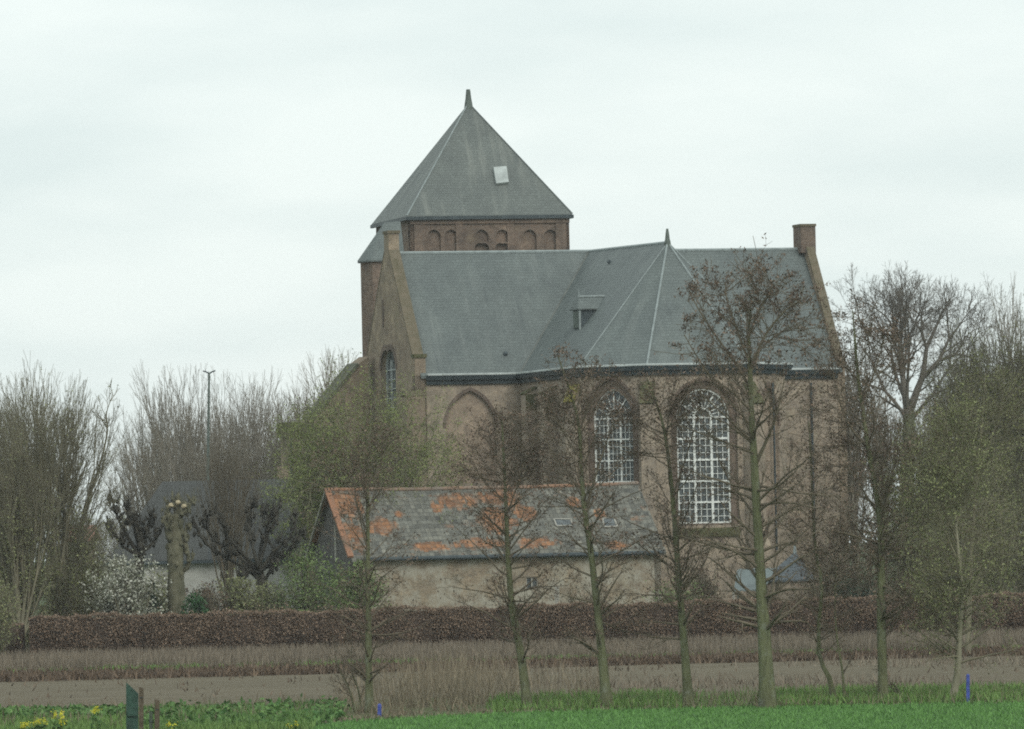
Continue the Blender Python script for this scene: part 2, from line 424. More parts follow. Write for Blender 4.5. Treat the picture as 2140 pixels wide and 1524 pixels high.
def at_plane(p0, p1):
    """pixel -> (u, z) on the upright plane through p0, p1"""
    u = Vector((p1.x - p0.x, p1.y - p0.y, 0)).normalized(); n = Vector((u.y, -u.x, 0))
    def f(px, py):
        h = hit(px, py, Vector((p0.x, p0.y, 0)), n); return ((h - Vector((p0.x, p0.y, 0))).dot(u), h.z)
    return f
def panel(mb, p0, p1, outer, holes, th, n):
    """solid upright wall slab with holes; outer, holes in (u, z); outward normal n"""
    u = Vector((p1.x - p0.x, p1.y - p0.y, 0)).normalized(); o = Vector((p0.x, p0.y, 0))
    rings = [outer] + list(holes)
    flat = [q for r_ in rings for q in r_]
    tris = tessellate_polygon([[Vector((q[0], q[1], 0)) for q in r_] for r_ in rings])
    i = len(mb.v); k = len(flat)
    for dd in (0.0, -th):
        mb.v += [tuple(o + u * q[0] + Vector((0, 0, q[1])) + n * dd) for q in flat]
    for a, b, c in tris:
        mb.f.append([i + a, i + b, i + c]); mb.f.append([i + k + c, i + k + b, i + k + a])
    s = 0
    for r_ in rings:
        m = len(r_)
        for j in range(m):
            a, b = s + j, s + (j + 1) % m
            mb.f.append([i + a, i + b, i + k + b, i + k + a])
        s += m
    return mb
def arch(u0, u1, zb, zs, zt, n=12):
    w_ = (u1 - u0) / 2; h = zt - zs; c = (u0 + u1) / 2; R_ = (w_ * w_ + h * h) / (2 * w_); a1 = math.acos(max(-1, min(1, (R_ - w_) / R_)))
    right = [(c + (w_ - R_) + R_ * math.cos(a1 * k / n), zs + R_ * math.sin(a1 * k / n)) for k in range(n + 1)]
    right[-1] = (c, zt)
    left = [(2 * c - x, z) for x, z in reversed(right[:-1])]
    return [(u0, zb), (u1, zb)] + right + left
def arch_ring(u0, u1, zs, zt, wd, n=12):
    """polygon of the band outside an arch"""
    inn = arch(u0, u1, zs, zs, zt, n)[2:]; outr = arch(u0 - wd, u1 + wd, zs, zs, zt + wd * 1.15, n)[2:]
    return inn, outr

# ================================================================== THE CHURCH
PSI = rad(16)
t_ = Vector((math.cos(PSI), math.sin(PSI), 0)); d_ = Vector((math.sin(PSI), -math.cos(PSI), 0)); UP = Vector((0, 0, 1))
O = W(868, 797, 346); O.z = 0
def C(a, b, z=0.0): return O + t_ * a + d_ * b + UP * z
ZE, ZR = 14.12, 21.05
church = thing('church', C(11.7, 0), 'old brick village church with slate roofs, tall white choir windows and a squat tower', 'church')
A0, A1, A2, A3, A4, A5 = C(6, 0), C(6, 11.3), C(8.9, 13.9), C(14.5, 13.9), C(17.4, 11.3), C(17.4, 0)
Jn = C(11.7, -5.5, ZR)
E_xy = C(11.7, 8.7); E_ = W(1395, 507, E_xy.y)

def z_(p, z): return Vector((p.x, p.y, z))
def wallface(name, p0, p1, zt, holes=(), th=0.6, m='brick', outer=None, parent=None):
    u = Vector((p1.x - p0.x, p1.y - p0.y, 0)); ln = u.length; u.normalize(); n = Vector((u.y, -u.x, 0))
    mb = MB(); panel(mb, p0, p1, outer or [(0, 0), (ln, 0), (ln, zt), (0, zt)], holes, th, n)
    return mb.build(name, MT[m], parent or church), u, n, ln

def bars_window(wall, p0, p1, poly, u0, u1, zb, zs, zt, rec, lights, rows, minor, fan, thick=0.09, thin=0.035, partial=None):
    """white glazing bars and the glass behind them, in the plane rec behind the wall face"""
    u = Vector((p1.x - p0.x, p1.y - p0.y, 0)).normalized(); n = Vector((u.y, -u.x, 0)); o = z_(p0, 0) - n * rec
    P3 = lambda q, off=0.0: o + u * q[0] + UP * q[1] + n * off
    mb = MB()
    def bar(a, b, wd, off): mb.beam(P3(a, off), P3(b, off), wd, wd * 0.9, up=n)
    def inside_h(x):                      # height of the arch at x
        w_ = (u1 - u0) / 2; h = zt - zs; R_ = (w_ * w_ + h * h) / (2 * w_); xx = abs(x - (u0 + u1) / 2)
        return zs + math.sqrt(max(0, R_ * R_ - (xx + R_ - w_) ** 2))
    ring = poly + [poly[0]]
    for a, b in zip(ring[:-1], ring[1:]): bar(a, b, thick * 1.25, 0.02)
    wd_ = (u1 - u0) / lights
    for k in range(1, lights): bar((u0 + wd_ * k, zb), (u0 + wd_ * k, zs), thick, 0.015)
    for k in range(lights):
        for j in range(1, minor): x = u0 + wd_ * (k + j / minor); bar((x, zb), (x, zs), thin, 0.0)
    hh = (zs - zb) / rows
    for k in range(rows + 1):
        if k: bar((u0, zb + hh * k), (u1, zb + hh * k), thick * 0.8, 0.01)
        if k < rows:
            for j in range(1, 3): z = zb + hh * (k + j / 3); bar((u0, z), (u1, z), thin, 0.0)
    c = (u0 + u1) / 2
    r1 = wd_ / 2; r2 = (u1 - u0) / 2
    for rr, wdt in ((r1, thick * 0.8), ((r1 + r2) / 2, thin)):
        hk = (zt - zs) * rr / r2; pts = arch(c - rr, c + rr, zs, zs, zs + hk, 7)[2:]
        for a, b in zip(pts[:-1], pts[1:]): bar(a, b, wdt, 0.008)
    for k in range(1, fan):
        an = math.pi * k / fan; x, z = math.cos(an), math.sin(an); hk = (zt - zs) / r2
        q = (c + x * r1, zs + z * r1 * hk); e = 1.0
        while e > 0.4 and zs + z * r2 * hk * e > inside_h(c + x * r2 * e): e -= 0.02
        bar(q, (c + x * r2 * e, zs + z * r2 * hk * e), thick * 0.6 if k % 2 == 0 else thin, 0.004)
    fr = mb.build('frame', MT['white'], wall)
    g = MB(); g.prism([P3(q, -0.06) for q in poly], -n * 0.03); gl = g.build('pane', MT['glass'], wall)
    return fr, gl

# --- transept front wall, left arm, with the blind pointed arch
f = at_plane(A0 - (A0 - C(0, 0)), A0); p0 = C(0, 0)
(ua, za), (ub, _), (_, zb_), (_, zt_) = f(931, 895), f(1037, 895), f(985, 1010), f(983, 816)
blind = arch(ua, ub, zb_, za, zt_)
wl, u, n, ln = wallface('wall', p0, A0, ZE, [blind])
MB().prism([z_(p0, 0) + u * q[0] + UP * q[1] - n * 0.22 for q in blind], -n * 0.2).build('blind_arch_infill', MT['niche_brick'], wl)
def ring_part(name, p0, u, n, u0, u1, zs, zt, wd, m, par, out_=0.03, dep=0.12):
    inn, outr = arch_ring(u0, u1, zs, zt, wd); mb = MB()
    for k in range(len(inn) - 1):
        q = [inn[k], outr[k], outr[k + 1], inn[k + 1]]
        mb.prism([z_(p0, 0) + u * x[0] + UP * x[1] + n * out_ for x in q], -n * dep)
    return mb.build(name, MT[m], par)
ring_part('arch_moulding', p0, u, n, ua + 0.02, ub - 0.02, za, zt_ - 0.02, 0.17, 'dark_brick', wl)
# --- choir side wall toward the left arm
w0, u, n, ln = wallface('wall', A0, A1, ZE)
# --- choir facet with the narrower window
f = at_plane(A1, A2); ln = (A2 - A1).length
ua, zs = f(1236, 876); ub, _ = f(1318, 876); _, zt = f(1276, 812); _, zb = f(1276, 1096)
surr = arch(ua - 0.42, ub + 0.42, zb - 0.2, zs, zt + 0.5); win = arch(ua, ub, zb, zs, zt)
w1, u, n, _ = wallface('wall', A1, A2, ZE, [surr])
mb = MB(); panel(mb, A1 - n * 0.22, A2 - n * 0.22, surr, [win], 0.35, n); s_ = mb.build('window_surround', MT['dark_brick'], w1)
ring_part('arch_moulding', A1, u, n, ua - 0.42, ub + 0.42, zs, zt + 0.5, 0.14, 'dark_brick', w1)
bars_window(w1, A1, A2, win, ua + 0.03, ub - 0.03, zb, zs, zt - 0.03, 0.42, 3, 5, 3, 8, thick=0.09, thin=0.024)
# --- the broad choir facet with the great window
f = at_plane(A2, A3)
ua, zs = f(1416, 873); ub, _ = f(1526, 873); _, zt = f(1470, 812); _, zb = f(1474, 1094)
surr = arch(ua - 0.38, ub + 0.38, zb - 0.1, zs, zt + 0.42); win = arch(ua, ub, zb, zs, zt)
ub2 = f(1513, 1180); lo0 = f(1447, 1180)
w2, u, n, _ = wallface('wall', A2, A3, ZE, [surr])
mb = MB(); panel(mb, A2 - n * 0.2, A3 - n * 0.2, surr, [win], 0.35, n); mb.build('window_surround', MT['dark_brick'], w2)
ring_part('arch_moulding', A2, u, n, ua - 0.38, ub + 0.38, zs, zt + 0.42, 0.15, 'dark_brick', w2)
bars_window(w2, A2, A3, win, ua + 0.04, ub - 0.04, zb, zs, zt - 0.04, 0.34, 3, 5, 3, 12, thick=0.125, thin=0.032)
q0, q1 = z_(A2, zb - 0.2) + u * (ua - 0.4), z_(A2, zb - 0.2) + u * (ub + 0.4)
MB().prism([q0 - n * 0.2 + UP * 0.1, q0 + n * 0.12 - UP * 0.12, q0 + n * 0.12 - UP * 0.5, q0 - n * 0.2 - UP * 0.5], q1 - q0).build('window_sill', MT['moss'], w2)
ring_part('low_arch_moulding', A2, u, n, lo0[0], ub2[0], f(1480, 1150)[1], f(1480, 1124)[1], 0.16, 'dark_brick', w2)
# --- last choir facet with a bricked-up arch, and the right arm
f = at_plane(A3, A4); lnf = (A4 - A3).length
zs_, zt_ = f(1600, 890)[1], f(1600, 805)[1]
nich = arch(lnf * 0.26, lnf * 0.80, f(1600, 1080)[1], zs_, zt_)
w3, u, n, _ = wallface('wall', A3, A4, ZE, [nich])
MB().prism([z_(A3, 0) + u * q[0] + UP * q[1] - n * 0.2 for q in nich], -n * 0.2).build('blind_arch_infill', MT['niche_brick'], w3)
ring_part('arch_moulding', A3, u, n, lnf * 0.26, lnf * 0.80, zs_, zt_, 0.2, 'dark_brick', w3)
wallface('wall', A4, A5, ZE)
B0 = C(24.2, 0)
w5, u5, n5, _ = wallface('wall', A5, B0, ZE)
wallface('wall', C(24.2, -11), C(0, -11), ZE)
# downpipes and buttresses with mossy weathered tops
for px, y0, y1, (pa, pb), par in ((1694, 800, 1150, (A5, B0), w5), (1612, 800, 1150, (A3, A4), w3)):
    f = at_plane(pa, pb); (uu, z1), (_, z0) = f(px, y0), f(px, y1); ud = (pb - pa).normalized(); nn = Vector((ud.y, -ud.x, 0))
    q = z_(pa, 0) + ud * uu + nn * 0.09
    MB().tube([q + UP * z0, q + UP * z1], [0.06, 0.06], 8).build('downpipe', MT['gutter'], par)
def buttress(p, n, wdt, dep, ztop, hs, mm='moss', low=4.5):
    s = Vector((-n.y, n.x, 0)) * wdt / 2; p = z_(p, 0) - n * 0.05
    mb = MB(); pr = [p, p + n * dep, p + n * dep + UP * (ztop - hs), p + UP * (ztop)]
    mb.prism([x - s for x in pr], s * 2)
    pr = [p, p + n * (dep + 0.35), p + n * (dep + 0.35) + UP * low, p + n * (dep - .05) + UP * (low + 0.7), p + UP * (low + .7)]
    mb.prism([x - s * 1.02 for x in pr], s * 2.04)
    o = mb.build('buttress', MT['brick'], church)
    sl_ = (n * dep - UP * hs); nrm = (n * hs + UP * dep).normalized()
    a = p + UP * ztop + nrm * 0.015; b = a + sl_ * 1.04
    MB().prism([a - s * 1.05, b - s * 1.05, b + s * 1.05, a + s * 1.05], nrm * 0.09).build('weathering', MT[mm], o)
    return o
zf = lambda px, py, p: W(px, py, p.y).z
n23 = ((A1 - A2).normalized() + (A3 - A2).normalized()) * -1; n23.normalize()
n34 = ((A2 - A3).normalized() + (A4 - A3).normalized()) * -1; n34.normalize()
buttress(A2, n23, 0.75, 0.8, zf(1350, 800, A2), 1.1)
buttress(A3, n34, 0.75, 0.8, zf(1575, 800, A3), 1.1)
buttress(C(18.1, 0), d_, 1.35, 0.75, zf(1663, 800, C(18, 0)), 1.0)
for b_, mm in ((2.6, 'moss'), (6.2, 'moss')):
    pb_ = C(6, b_); zt_b = zf(1100, 812, pb_)
    o = buttress(pb_, -t_, 0.9, 0.72, zt_b, 0.35, mm)
    q = pb_ - t_ * 0.36 + d_ * 0.47
    MB().box(z_(q, zt_b - 0.75), t_ * 0.3, d_ * 0.03, UP * 0.42).build('moss_patch', MT['moss'], o)
q = C(6, 11.3) - t_ * 0.25 - d_ * 0.2
o = buttress(q, (-t_ + d_ * .6).normalized(), 0.7, 0.5, zf(1160, 806, q), 0.9, 'yellow_moss')

# --- left gable
p0, p1 = C(0, -11), C(0, 0)
f = at_plane(p0, p1)
ua, zs = f(796, 775); ub, _ = f(827, 775); _, zt = f(808, 736); _, zb = f(810, 872)
lanc = arch(ua, ub, zb, zs, zt)
ztop = W(800, 488, C(0, -5.5).y).z
gab = [(0, 0), (11, 0), (11, ZE + 1.0), (10.5, ZE + 1.05), (6.0, ZR + 0.1), (6.0, ztop), (5.0, ztop), (5.0, ZR + 0.1), (0.5, ZE + 1.05), (0, ZE + 1.0)]
gl_, u, n, _ = wallface('gable_wall', p0, p1, 0, [lanc], 0.6, 'gable_brick', gab)
mb = MB()
gw = lambda uu, zz, off=0.0: z_(p0, 0) + u * uu + UP * zz + n * off
pol = lanc + [lanc[0]]
for a, b in zip(pol[:-1], pol[1:]): mb.beam(gw(*a, -0.35), gw(*b, -0.35), 0.12, 0.12, up=n)
uc = (ua + ub) / 2
for k in (0.33, 0.67): mb.beam(gw(ua + (ub - ua) * k, zb, -0.35), gw(ua + (ub - ua) * k, zs + (zt - zs) * .55, -0.35), 0.1, 0.1, up=n)
for k in range(1, 6): mb.beam(gw(ua, zb + (zs - zb) * k / 5, -0.35), gw(ub, zb + (zs - zb) * k / 5, -0.35), 0.05, 0.05, up=n)
mb.build('frame', MT['gutter_lip'], gl_)
MB().prism([gw(*q, -0.42) for q in lanc], -n * 0.03).build('pane', MT['glass'], gl_)
ring_part('arch_moulding', p0, u, n, ua, ub, zs, zt, 0.3, 'dark_brick', gl_)
us, zsl = f(801, 655)
MB().box(gw(us, zsl, 0.005), u * 0.14, n * 0.03, UP * 0.75).build('slit_opening', MT['dark_brick'], gl_)
for s0, s1 in (((10.55, ZE + 1.08), (5.95, ZR + 0.13)), ((0.45, ZE + 1.08), (5.05, ZR + 0.13))):
    MB().beam(gw(*s0, -0.3), gw(*s1, -0.3), 0.63, 0.12).build('coping', MT['coping'], gl_)
MB().box(gw(5.5, ztop + 0.05, -0.3), u * 0.56, n * 0.36, UP * 0.08).build('cap_stone', MT['coping'], gl_)
for uu in (10.75, 0.25): MB().box(gw(uu, ZE + 1.08, -0.3), u * 0.34, n * 0.36, UP * 0.1).build('kneeler', MT['moss'], gl_)
# corner buttress below the kneeler
zc = zf(850, 818, C(0, 0))
mb = MB(); mb.prism([C(-0.55, 0.12, 0), C(0.5, 0.12, 0), C(0.5, 0.12, zc - .25), C(-0.55, 0.12, zc - .25)], -d_ * 1.3)
o = mb.build('buttress', MT['gable_brick'], church)
MB().prism([C(-0.6, 0.16, zc - .25), C(0.55, 0.16, zc - .25), C(0.55, 0.0, zc), C(-0.6, 0.0, zc)], -d_ * 1.3).build('weathering', MT['coping'], o)
# --- right gable with its chimney-like top
p0, p1 = C(24.2, 0), C(24.2, -11)
f = at_plane(p0, p1); ztr = W(1688, 474, C(24.5, -5.5).y).z
gab = [(0, 0), (11, 0), (11, ZE + 0.6), (10.6, ZE + 0.7), (6.1, ZR + 0.15), (6.1, ztr), (4.9, ztr), (4.9, ZR + 0.15), (0.4, ZE + 0.7), (0, ZE + 0.6)]
p0b, p1b = C(24.68, 0), C(24.68, -11)
gr_, u, n, _ = wallface('gable_wall', p0b, p1b, 0, (), 0.45, 'gable_brick', gab)
gw2 = lambda uu, zz, off=0.0: z_(p0b, 0) + u * uu + UP * zz + n * off
for s0, s1 in (((0.4, ZE + 0.75), (4.95, ZR + 0.18)), ((10.6, ZE + .75), (6.05, ZR + 0.18))):
    MB().beam(gw2(*s0, -0.22), gw2(*s1, -0.22), 0.48, 0.10).build('coping', MT['coping'], gr_)
mb = MB(); mb.box(gw2(5.5, ztr - 0.75, -0.32), u * 0.66, n * 0.44, UP * 0.75); mb.build('chimney_stack', MT['tower_brick'], gr_)
MB().box(gw2(5.5, ztr + 0.06, -0.32), u * 0.70, n * 0.48, UP * 0.07).build('cap_stone', MT['coping'], gr_)

# --- roofs
def roofmb(polys, th=0.16):
    mb = MB()
    for pl in polys: mb.prism(pl, Vector((0, 0, -th)))
    return mb
OV = 0.12
tr_l = [C(0.3, OV, ZE), C(6 - OV, OV, ZE), Jn, C(0.3, -5.5, ZR)]
tr_r = [C(17.4 + OV, OV, ZE), C(24.5, OV, ZE), C(24.5, -5.5, ZR), Jn]
tr_b = [C(0.3, -5.5, ZR), C(24.5, -5.5, ZR), C(24.5, -11 - OV, ZE), C(0.3, -11 - OV, ZE)]
transept_roof = roofmb([tr_l, tr_r, tr_b]).build('transept_roof', MT['slate'], church)
ea = [z_(q, ZE) for q in (C(6 - OV, OV), C(6 - OV, 11.35), C(8.85, 13.9 + OV), C(14.55, 13.9 + OV), C(17.4 + OV, 11.35), C(17.4 + OV, OV))]
choir_roof = roofmb([[ea[0], ea[1], E_], [ea[0], E_, Jn], [ea[1], ea[2], E_], [ea[2], ea[3], E_], [ea[3], ea[4], E_], [ea[4], ea[5], Jn, E_]][:5] + [[ea[4], ea[5], E_], [ea[5], Jn, E_]]).build('choir_roof', MT['slate'], church)
def strip(name, pts, r, m, par, lift=0.03):
    mb = MB(); pts = [Vector(p) + UP * lift for p in pts]
    for a, b in zip(pts[:-1], pts[1:]): mb.tube([a, b], [r, r], 6)
    return mb.build(name, MT[m], par)
strip('hip_flashing', [ea[2], E_], 0.06, 'lead', choir_roof)
strip('hip_flashing', [ea[3], E_], 0.055, 'lead', choir_roof)
strip('hip_flashing', [ea[1], E_], 0.03, 'lead', choir_roof, 0.0)
strip('hip_flashing', [ea[4], E_], 0.04, 'lead', choir_roof)
strip('ridge_cap', [Jn, E_], 0.09, 'lead', choir_roof, 0.0)
strip('valley_flashing', [ea[0], Jn], 0.10, 'valley', choir_roof, -0.05)
strip('ridge_cap', [C(0.6, -5.5, ZR), C(24.2, -5.5, ZR)], 0.1, 'lead', transept_roof, 0.0)
# choir finial: a slim spike on a lead collar
fz = W(1397, 478, E_.y).z
MB().tube([E_ - UP * .35, E_ + UP * 0.05, E_ + UP * .2, z_(E_, fz - .25), z_(E_, fz)], [0.22, 0.17, 0.13, 0.10, 0.06], 8).build('finial', MT['copper'], choir_roof)
for pv, pl0, par in (((1275, 549), (ea[0], E_, Jn), choir_roof), ((1056, 741), (tr_l[0], tr_l[1], tr_l[2]), transept_roof)):
    nv = (pl0[1] - pl0[0]).cross(pl0[2] - pl0[0]).normalized(); nv = nv if nv.z > 0 else -nv
    pv = hit(pv[0], pv[1], pl0[0], nv); MB().tube([pv, pv + nv * .16], [.13, .10], 8).build('roof_vent', MT['gutter'], par)
# gutters along every eave, a dark box with a pale lip
def sweep(path, prof):
    """prof: (outward, up) polygon, swept along path with mitres; outward = right of travel"""
    k = len(path); rings = []
    for i, p in enumerate(path):
        def nn(a, b):
            d = (b - a); d.z = 0; d.normalize(); return Vector((d.y, -d.x, 0))
        if i == 0: m_ = nn(path[0], path[1])
        elif i == k - 1: m_ = nn(path[-2], path[-1])
        else:
            a, b = nn(path[i - 1], p), nn(p, path[i + 1]); m_ = (a + b).normalized(); m_ = m_ / max(0.3, m_.dot(a))
        rings.append([p + m_ * q[0] + UP * q[1] for q in prof])
    mb = MB(); m = len(prof)
    for r_ in rings: mb.v += [tuple(x) for x in r_]
    for i in range(k - 1):
        for j in range(m):
            j2 = (j + 1) % m; mb.f.append([i * m + j, i * m + j2, (i + 1) * m + j2, (i + 1) * m + j])
    mb.f.append([j for j in reversed(range(m))]); mb.f.append([(k - 1) * m + j for j in range(m)])
    return mb
path = [z_(q, ZE) for q in (C(0.6, 0), A0, A1, A2, A3, A4, A5, C(24.2, 0))]
GP = [(0.01, -0.50), (0.16, -0.50), (0.2, -0.32), (0.34, -0.26), (0.42, -0.05), (0.38, -0.02), (0.01, -0.02)]
gut = sweep(path, GP).build('gutter', MT['gutter'], church)
sweep(path, [(0.24, -0.015), (0.43, -0.015), (0.43, 0.06), (0.22, 0.10)]).build('gutter_lip', MT['gutter_lip'], gut)
# dormer on the side slope of the choir roof
dn = (E_ - ea[0]).cross(Jn - ea[0]).normalized()
if dn.z < 0: dn = -dn
foot = hit(1213, 690, ea[0], dn)
h0, h1 = zf(1213, 644, foot) - foot.z, zf(1217, 620, foot) - foot.z
Wd = 1.3
f0, f1 = foot, foot - d_ * Wd                               # front posts stand at the foot, the face looks down the slope
inn_ = lambda z: t_ * (z / max(0.2, (ZR - ZE)) * 5.7)       # run into the slope for a rise of z
mb = MB(); mb.prism([f0 - UP * 0.4, f0 + UP * h0, f0 + UP * h0 + inn_(h0 + .6), ], -d_ * Wd)
dm = mb.build('dormer', MT['gutter'], church)
ev = 0.16
q = [f0 + UP * (h0 - .02) + d_ * ev - t_ * ev, f0 + UP * (h0 - .02) + d_ * ev + inn_(h0) + t_ * .3, f0 + UP * h1 - d_ * Wd / 2 + inn_(h1) + t_ * .6, f0 + UP * h1 - d_ * Wd / 2 + t_ * .15]
q2 = [f1 + UP * (h0 - .02) - d_ * ev - t_ * ev, f1 + UP * (h0 - .02) - d_ * ev + inn_(h0) + t_ * .3, q[2], q[3]]
q3 = [q[0], q[3], q2[0]]
roofmb([q, q2, q3], 0.07).build('dormer_roof', MT['slate'], dm)
strip('ridge_cap', [q[3], q[2]], 0.06, 'lead', dm)
MB().tube([q[3], q[3] + UP * .25, q[3] + UP * 0.42], [0.05, 0.035, 0.02], 6).build('dormer_finial', MT['lead'], dm)
MB().box(f0 + UP * h0 / 2 - t_ * 0.03 + d_ * 0.02, t_ * 0.05, d_ * 0.05, UP * (h0 / 2)).build('corner_post', MT['lead'], dm)
MB().box(f0 - d_ * Wd / 2 + UP * h0 * .5 - t_ * 0.03, t_ * 0.03, d_ * (Wd / 2 - .16), UP * (h0 * .38)).build('shutter', MT['copper'], dm)

# --- tower
PT = rad(14); tt_ = Vector((math.cos(PT), math.sin(PT), 0)); td_ = Vector((math.sin(PT), -math.cos(PT), 0))
TO = W(857, 480, 372); TO.z = 0
TW = 9.62; TDp = 9.0
zt_top = W(855, 452, 372).z
T = lambda a, b, z=0: TO + tt_ * a - td_ * b + UP * z
f = at_plane(T(0, 0), T(TW, 0))
holes = []
for xc in (907, 943, 1007, 1050, 1107, 1150):
    (a0, zs), (a1, _) = f(xc - 14, 496), f(xc + 14, 496); zt = f(xc, 480)[1]; zb = f(xc, 528 if xc not in (1007, 1050) else 506)[1] - (1.5 if xc not in (1007, 1050) else 0)
    holes.append(arch(a0, a1, zb, zs, zt, 8))
dark = []
for xc in (1007, 1050):
    (a0, zs), (a1, _) = f(xc - 15, 519), f(xc + 15, 519); zt = f(xc, 509.5)[1]
    dark.append(arch(a0, a1, zs - 3.0, zs, zt, 8))
tw, u, n, ln = wallface('tower_wall', T(0, 0), T(TW, 0), zt_top, holes + dark, 0.5, 'tower_brick')
for h in holes: MB().prism([z_(T(0, 0), 0) + u * q[0] + UP * q[1] - n * 0.19 for q in h], -n * 0.2).build('niche_infill', MT['tower_brick'], tw)
for h in dark: MB().prism([z_(T(0, 0), 0) + u * q[0] + UP * q[1] - n * 0.28 for q in h], -n * 0.05).build('louvre', MT['dark_brick'], tw)
for h in holes:
    us_ = [q[0] for q in h]; zz = [q[1] for q in h]
    ring_part('arch_moulding', T(0, 0), u, n, min(us_), max(us_), h[2][1], max(zz), 0.1, 'dark_brick', tw, 0.015, 0.1)
a0, a1 = f(866, 462)[1], 0
for uu in (0.55, 2.95, 6.05, 9.1):                         # shallow pilaster strips between the arcades
    MB().box(z_(T(0, 0), zt_top - 1.9) + u * uu + n * 0.03, u * (0.32 if uu not in (2.95, 6.05) else 0.2), n * 0.035, UP * 1.75).build('pilaster_strip', MT['tower_brick'], tw)
MB().box(z_(T(0, 0), zt_top - 0.28) + u * TW / 2 + n * 0.05, u * TW / 2, n * 0.06, UP * 0.2).build('cornice', MT['tower_brick'], tw)
wallface('tower_wall', T(0, TDp), T(0, 0), zt_top, (), 0.5, 'tower_brick')
wallface('tower_wall', T(TW, 0), T(TW, TDp), zt_top, (), 0.5, 'tower_brick')
wallface('tower_wall', T(TW, TDp), T(0, TDp), zt_top, (), 0.5, 'tower_brick')
ov = 0.22
cs = [T(-ov, -ov, zt_top), T(TW + ov * .7, -ov, zt_top + .02), T(TW + ov, TDp + ov, zt_top), T(-ov, TDp + ov, zt_top)]
ap = W(979, 216, T(TW / 2, TDp / 2).y)
mb = MB()
for k in range(4): mb.prism([cs[k], cs[(k + 1) % 4], ap], Vector((0, 0, -0.18)))
trf = mb.build('tower_roof', MT['tower_slate'], church)
strip('hip_flashing', [cs[0], ap], 0.045, 'lead', trf)
strip('hip_flashing', [cs[1], ap], 0.04, 'slate', trf)
fzt = W(979, 187, ap.y).z
MB().tube([ap - UP * .7, ap + UP * .05, ap + UP * .25, z_(ap, fzt - .15), z_(ap, fzt)], [0.34, 0.23, 0.19, 0.145, 0.12], 8).build('finial', MT['copper'], trf)
rn = (cs[1] - cs[0]).cross(ap - cs[0]).normalized()
if rn.z < 0: rn = -rn
hq = [hit(*q, cs[0], rn) for q in ((1036, 388), (1062, 385), (1057, 352), (1030, 354))]
MB().prism([q + rn * 0.02 for q in hq], rn * 0.2).build('roof_hatch', MT['gutter_lip'], trf)
for p, q in ((cs[0], cs[1]), (cs[3], cs[0]), (cs[1], cs[2])):
    MB().beam(p - UP * .14, q - UP * .14, 0.16, 0.2).build('eaves_board', MT['gutter'], trf)
# stair turret against the tower's left side
tcx = W(797, 545, 368); zt_e = tcx.z; tcx.z = 0
def octo(r, z, k=8): return [tcx + Vector((r * math.cos(2 * math.pi * (i + .5) / k), r * math.sin(2 * math.pi * (i + .5) / k), z)) for i in range(k)]
mb = MB(); b0, b1 = octo(1.3, 0), octo(1.3, zt_e)
mb.prism(b0, UP * zt_e)
tu = mb.build('stair_turret', MT['tower_brick'], church)
e8 = octo(1.48, zt_e); m1 = W(803, 465, 368.3); m2 = W(837, 463, 368.6)
mb = MB()
for i in range(8):
    a, b = e8[i], e8[(i + 1) % 8]; top = m1 if (a.x + b.x) / 2 < tcx.x else m2
    mb.prism([a, b, top], Vector((0, 0, -0.1)))
for i in range(8):
    if (e8[i].x - tcx.x) * (e8[(i + 1) % 8].x - tcx.x) < 0 or True:
        a, b, c = e8[(i - 1) % 8], e8[i], e8[(i + 1) % 8]
        s1 = m1 if (a.x + b.x) / 2 < tcx.x else m2; s2 = m1 if (b.x + c.x) / 2 < tcx.x else m2
        if s1 is not s2: mb.prism([b, s1, s2], Vector((0, 0, -0.1)))
trr = mb.build('turret_roof', MT['slate'], tu)
# nave between the tower and the transept, hidden behind it from here
mb = MB(); zn = 12.5
for a0_, a1_ in ((C(7.4, -11), C(7.4, -20)), (C(16.4, -20), C(16.4, -11))): panel(mb, a0_, a1_, [(0, 0), (9, 0), (9, zn), (0, zn)], [], 0.5, Vector(((a1_ - a0_).normalized().y, -(a1_ - a0_).normalized().x, 0)))
mb.build('nave_wall', MT['brick'], church)
rid = [C(11.9, -8, ZR - .6), C(11.9, -22, ZR - .6)]
roofmb([[C(7.2, -11, zn), C(7.2, -22, zn), rid[1], rid[0]], [C(16.6, -11, zn), C(16.6, -22, zn), rid[1], rid[0]]]).build('nave_roof', MT['slate'], church)
# low annex at the foot of the left gable
q0, q1 = W(607, 1000, 352), W(766, 1000, 354); f = at_plane(q0, q1)
P = [f(607, 1330), f(770, 1330), f(770, 745), f(745, 764), f(650, 880), f(607, 886)]
an, u, n, _ = wallface('annex_wall', q0, q1, 0, (), 1.3, 'gable_brick', P)
g3 = lambda q, o=0.0: z_(q0, 0) + u * q[0] + UP * q[1] + n * o
MB().beam(g3(f(748, 761), -0.62), g3(f(652, 878), -0.62), 1.4, 0.18).build('coping', MT['annex_roof'], an)
a, b = f(600, 914), f(652, 882)
MB().box(g3(((a[0] + b[0]) / 2, (a[1] + b[1]) / 2), -0.62), u * (b[0] - a[0]) / 2, n * 0.76, UP * (b[1] - a[1]) / 2).build('mossy_parapet', MT['moss'], an)
a, b = f(584, 1330), f(607, 1008)
MB().box(g3(((a[0] + b[0]) / 2, (a[1] + b[1]) / 2), -0.6), u * (b[0] - a[0]) / 2, n * 0.6, UP * (b[1] - a[1]) / 2).build('annex_pier', MT['gable_brick'], an)
a, b = f(608, 916), f(608, 1300)
MB().tube([g3(a, 0.08), g3(b, 0.08)], [0.07, 0.07], 8).build('downpipe', MT['gutter'], an)

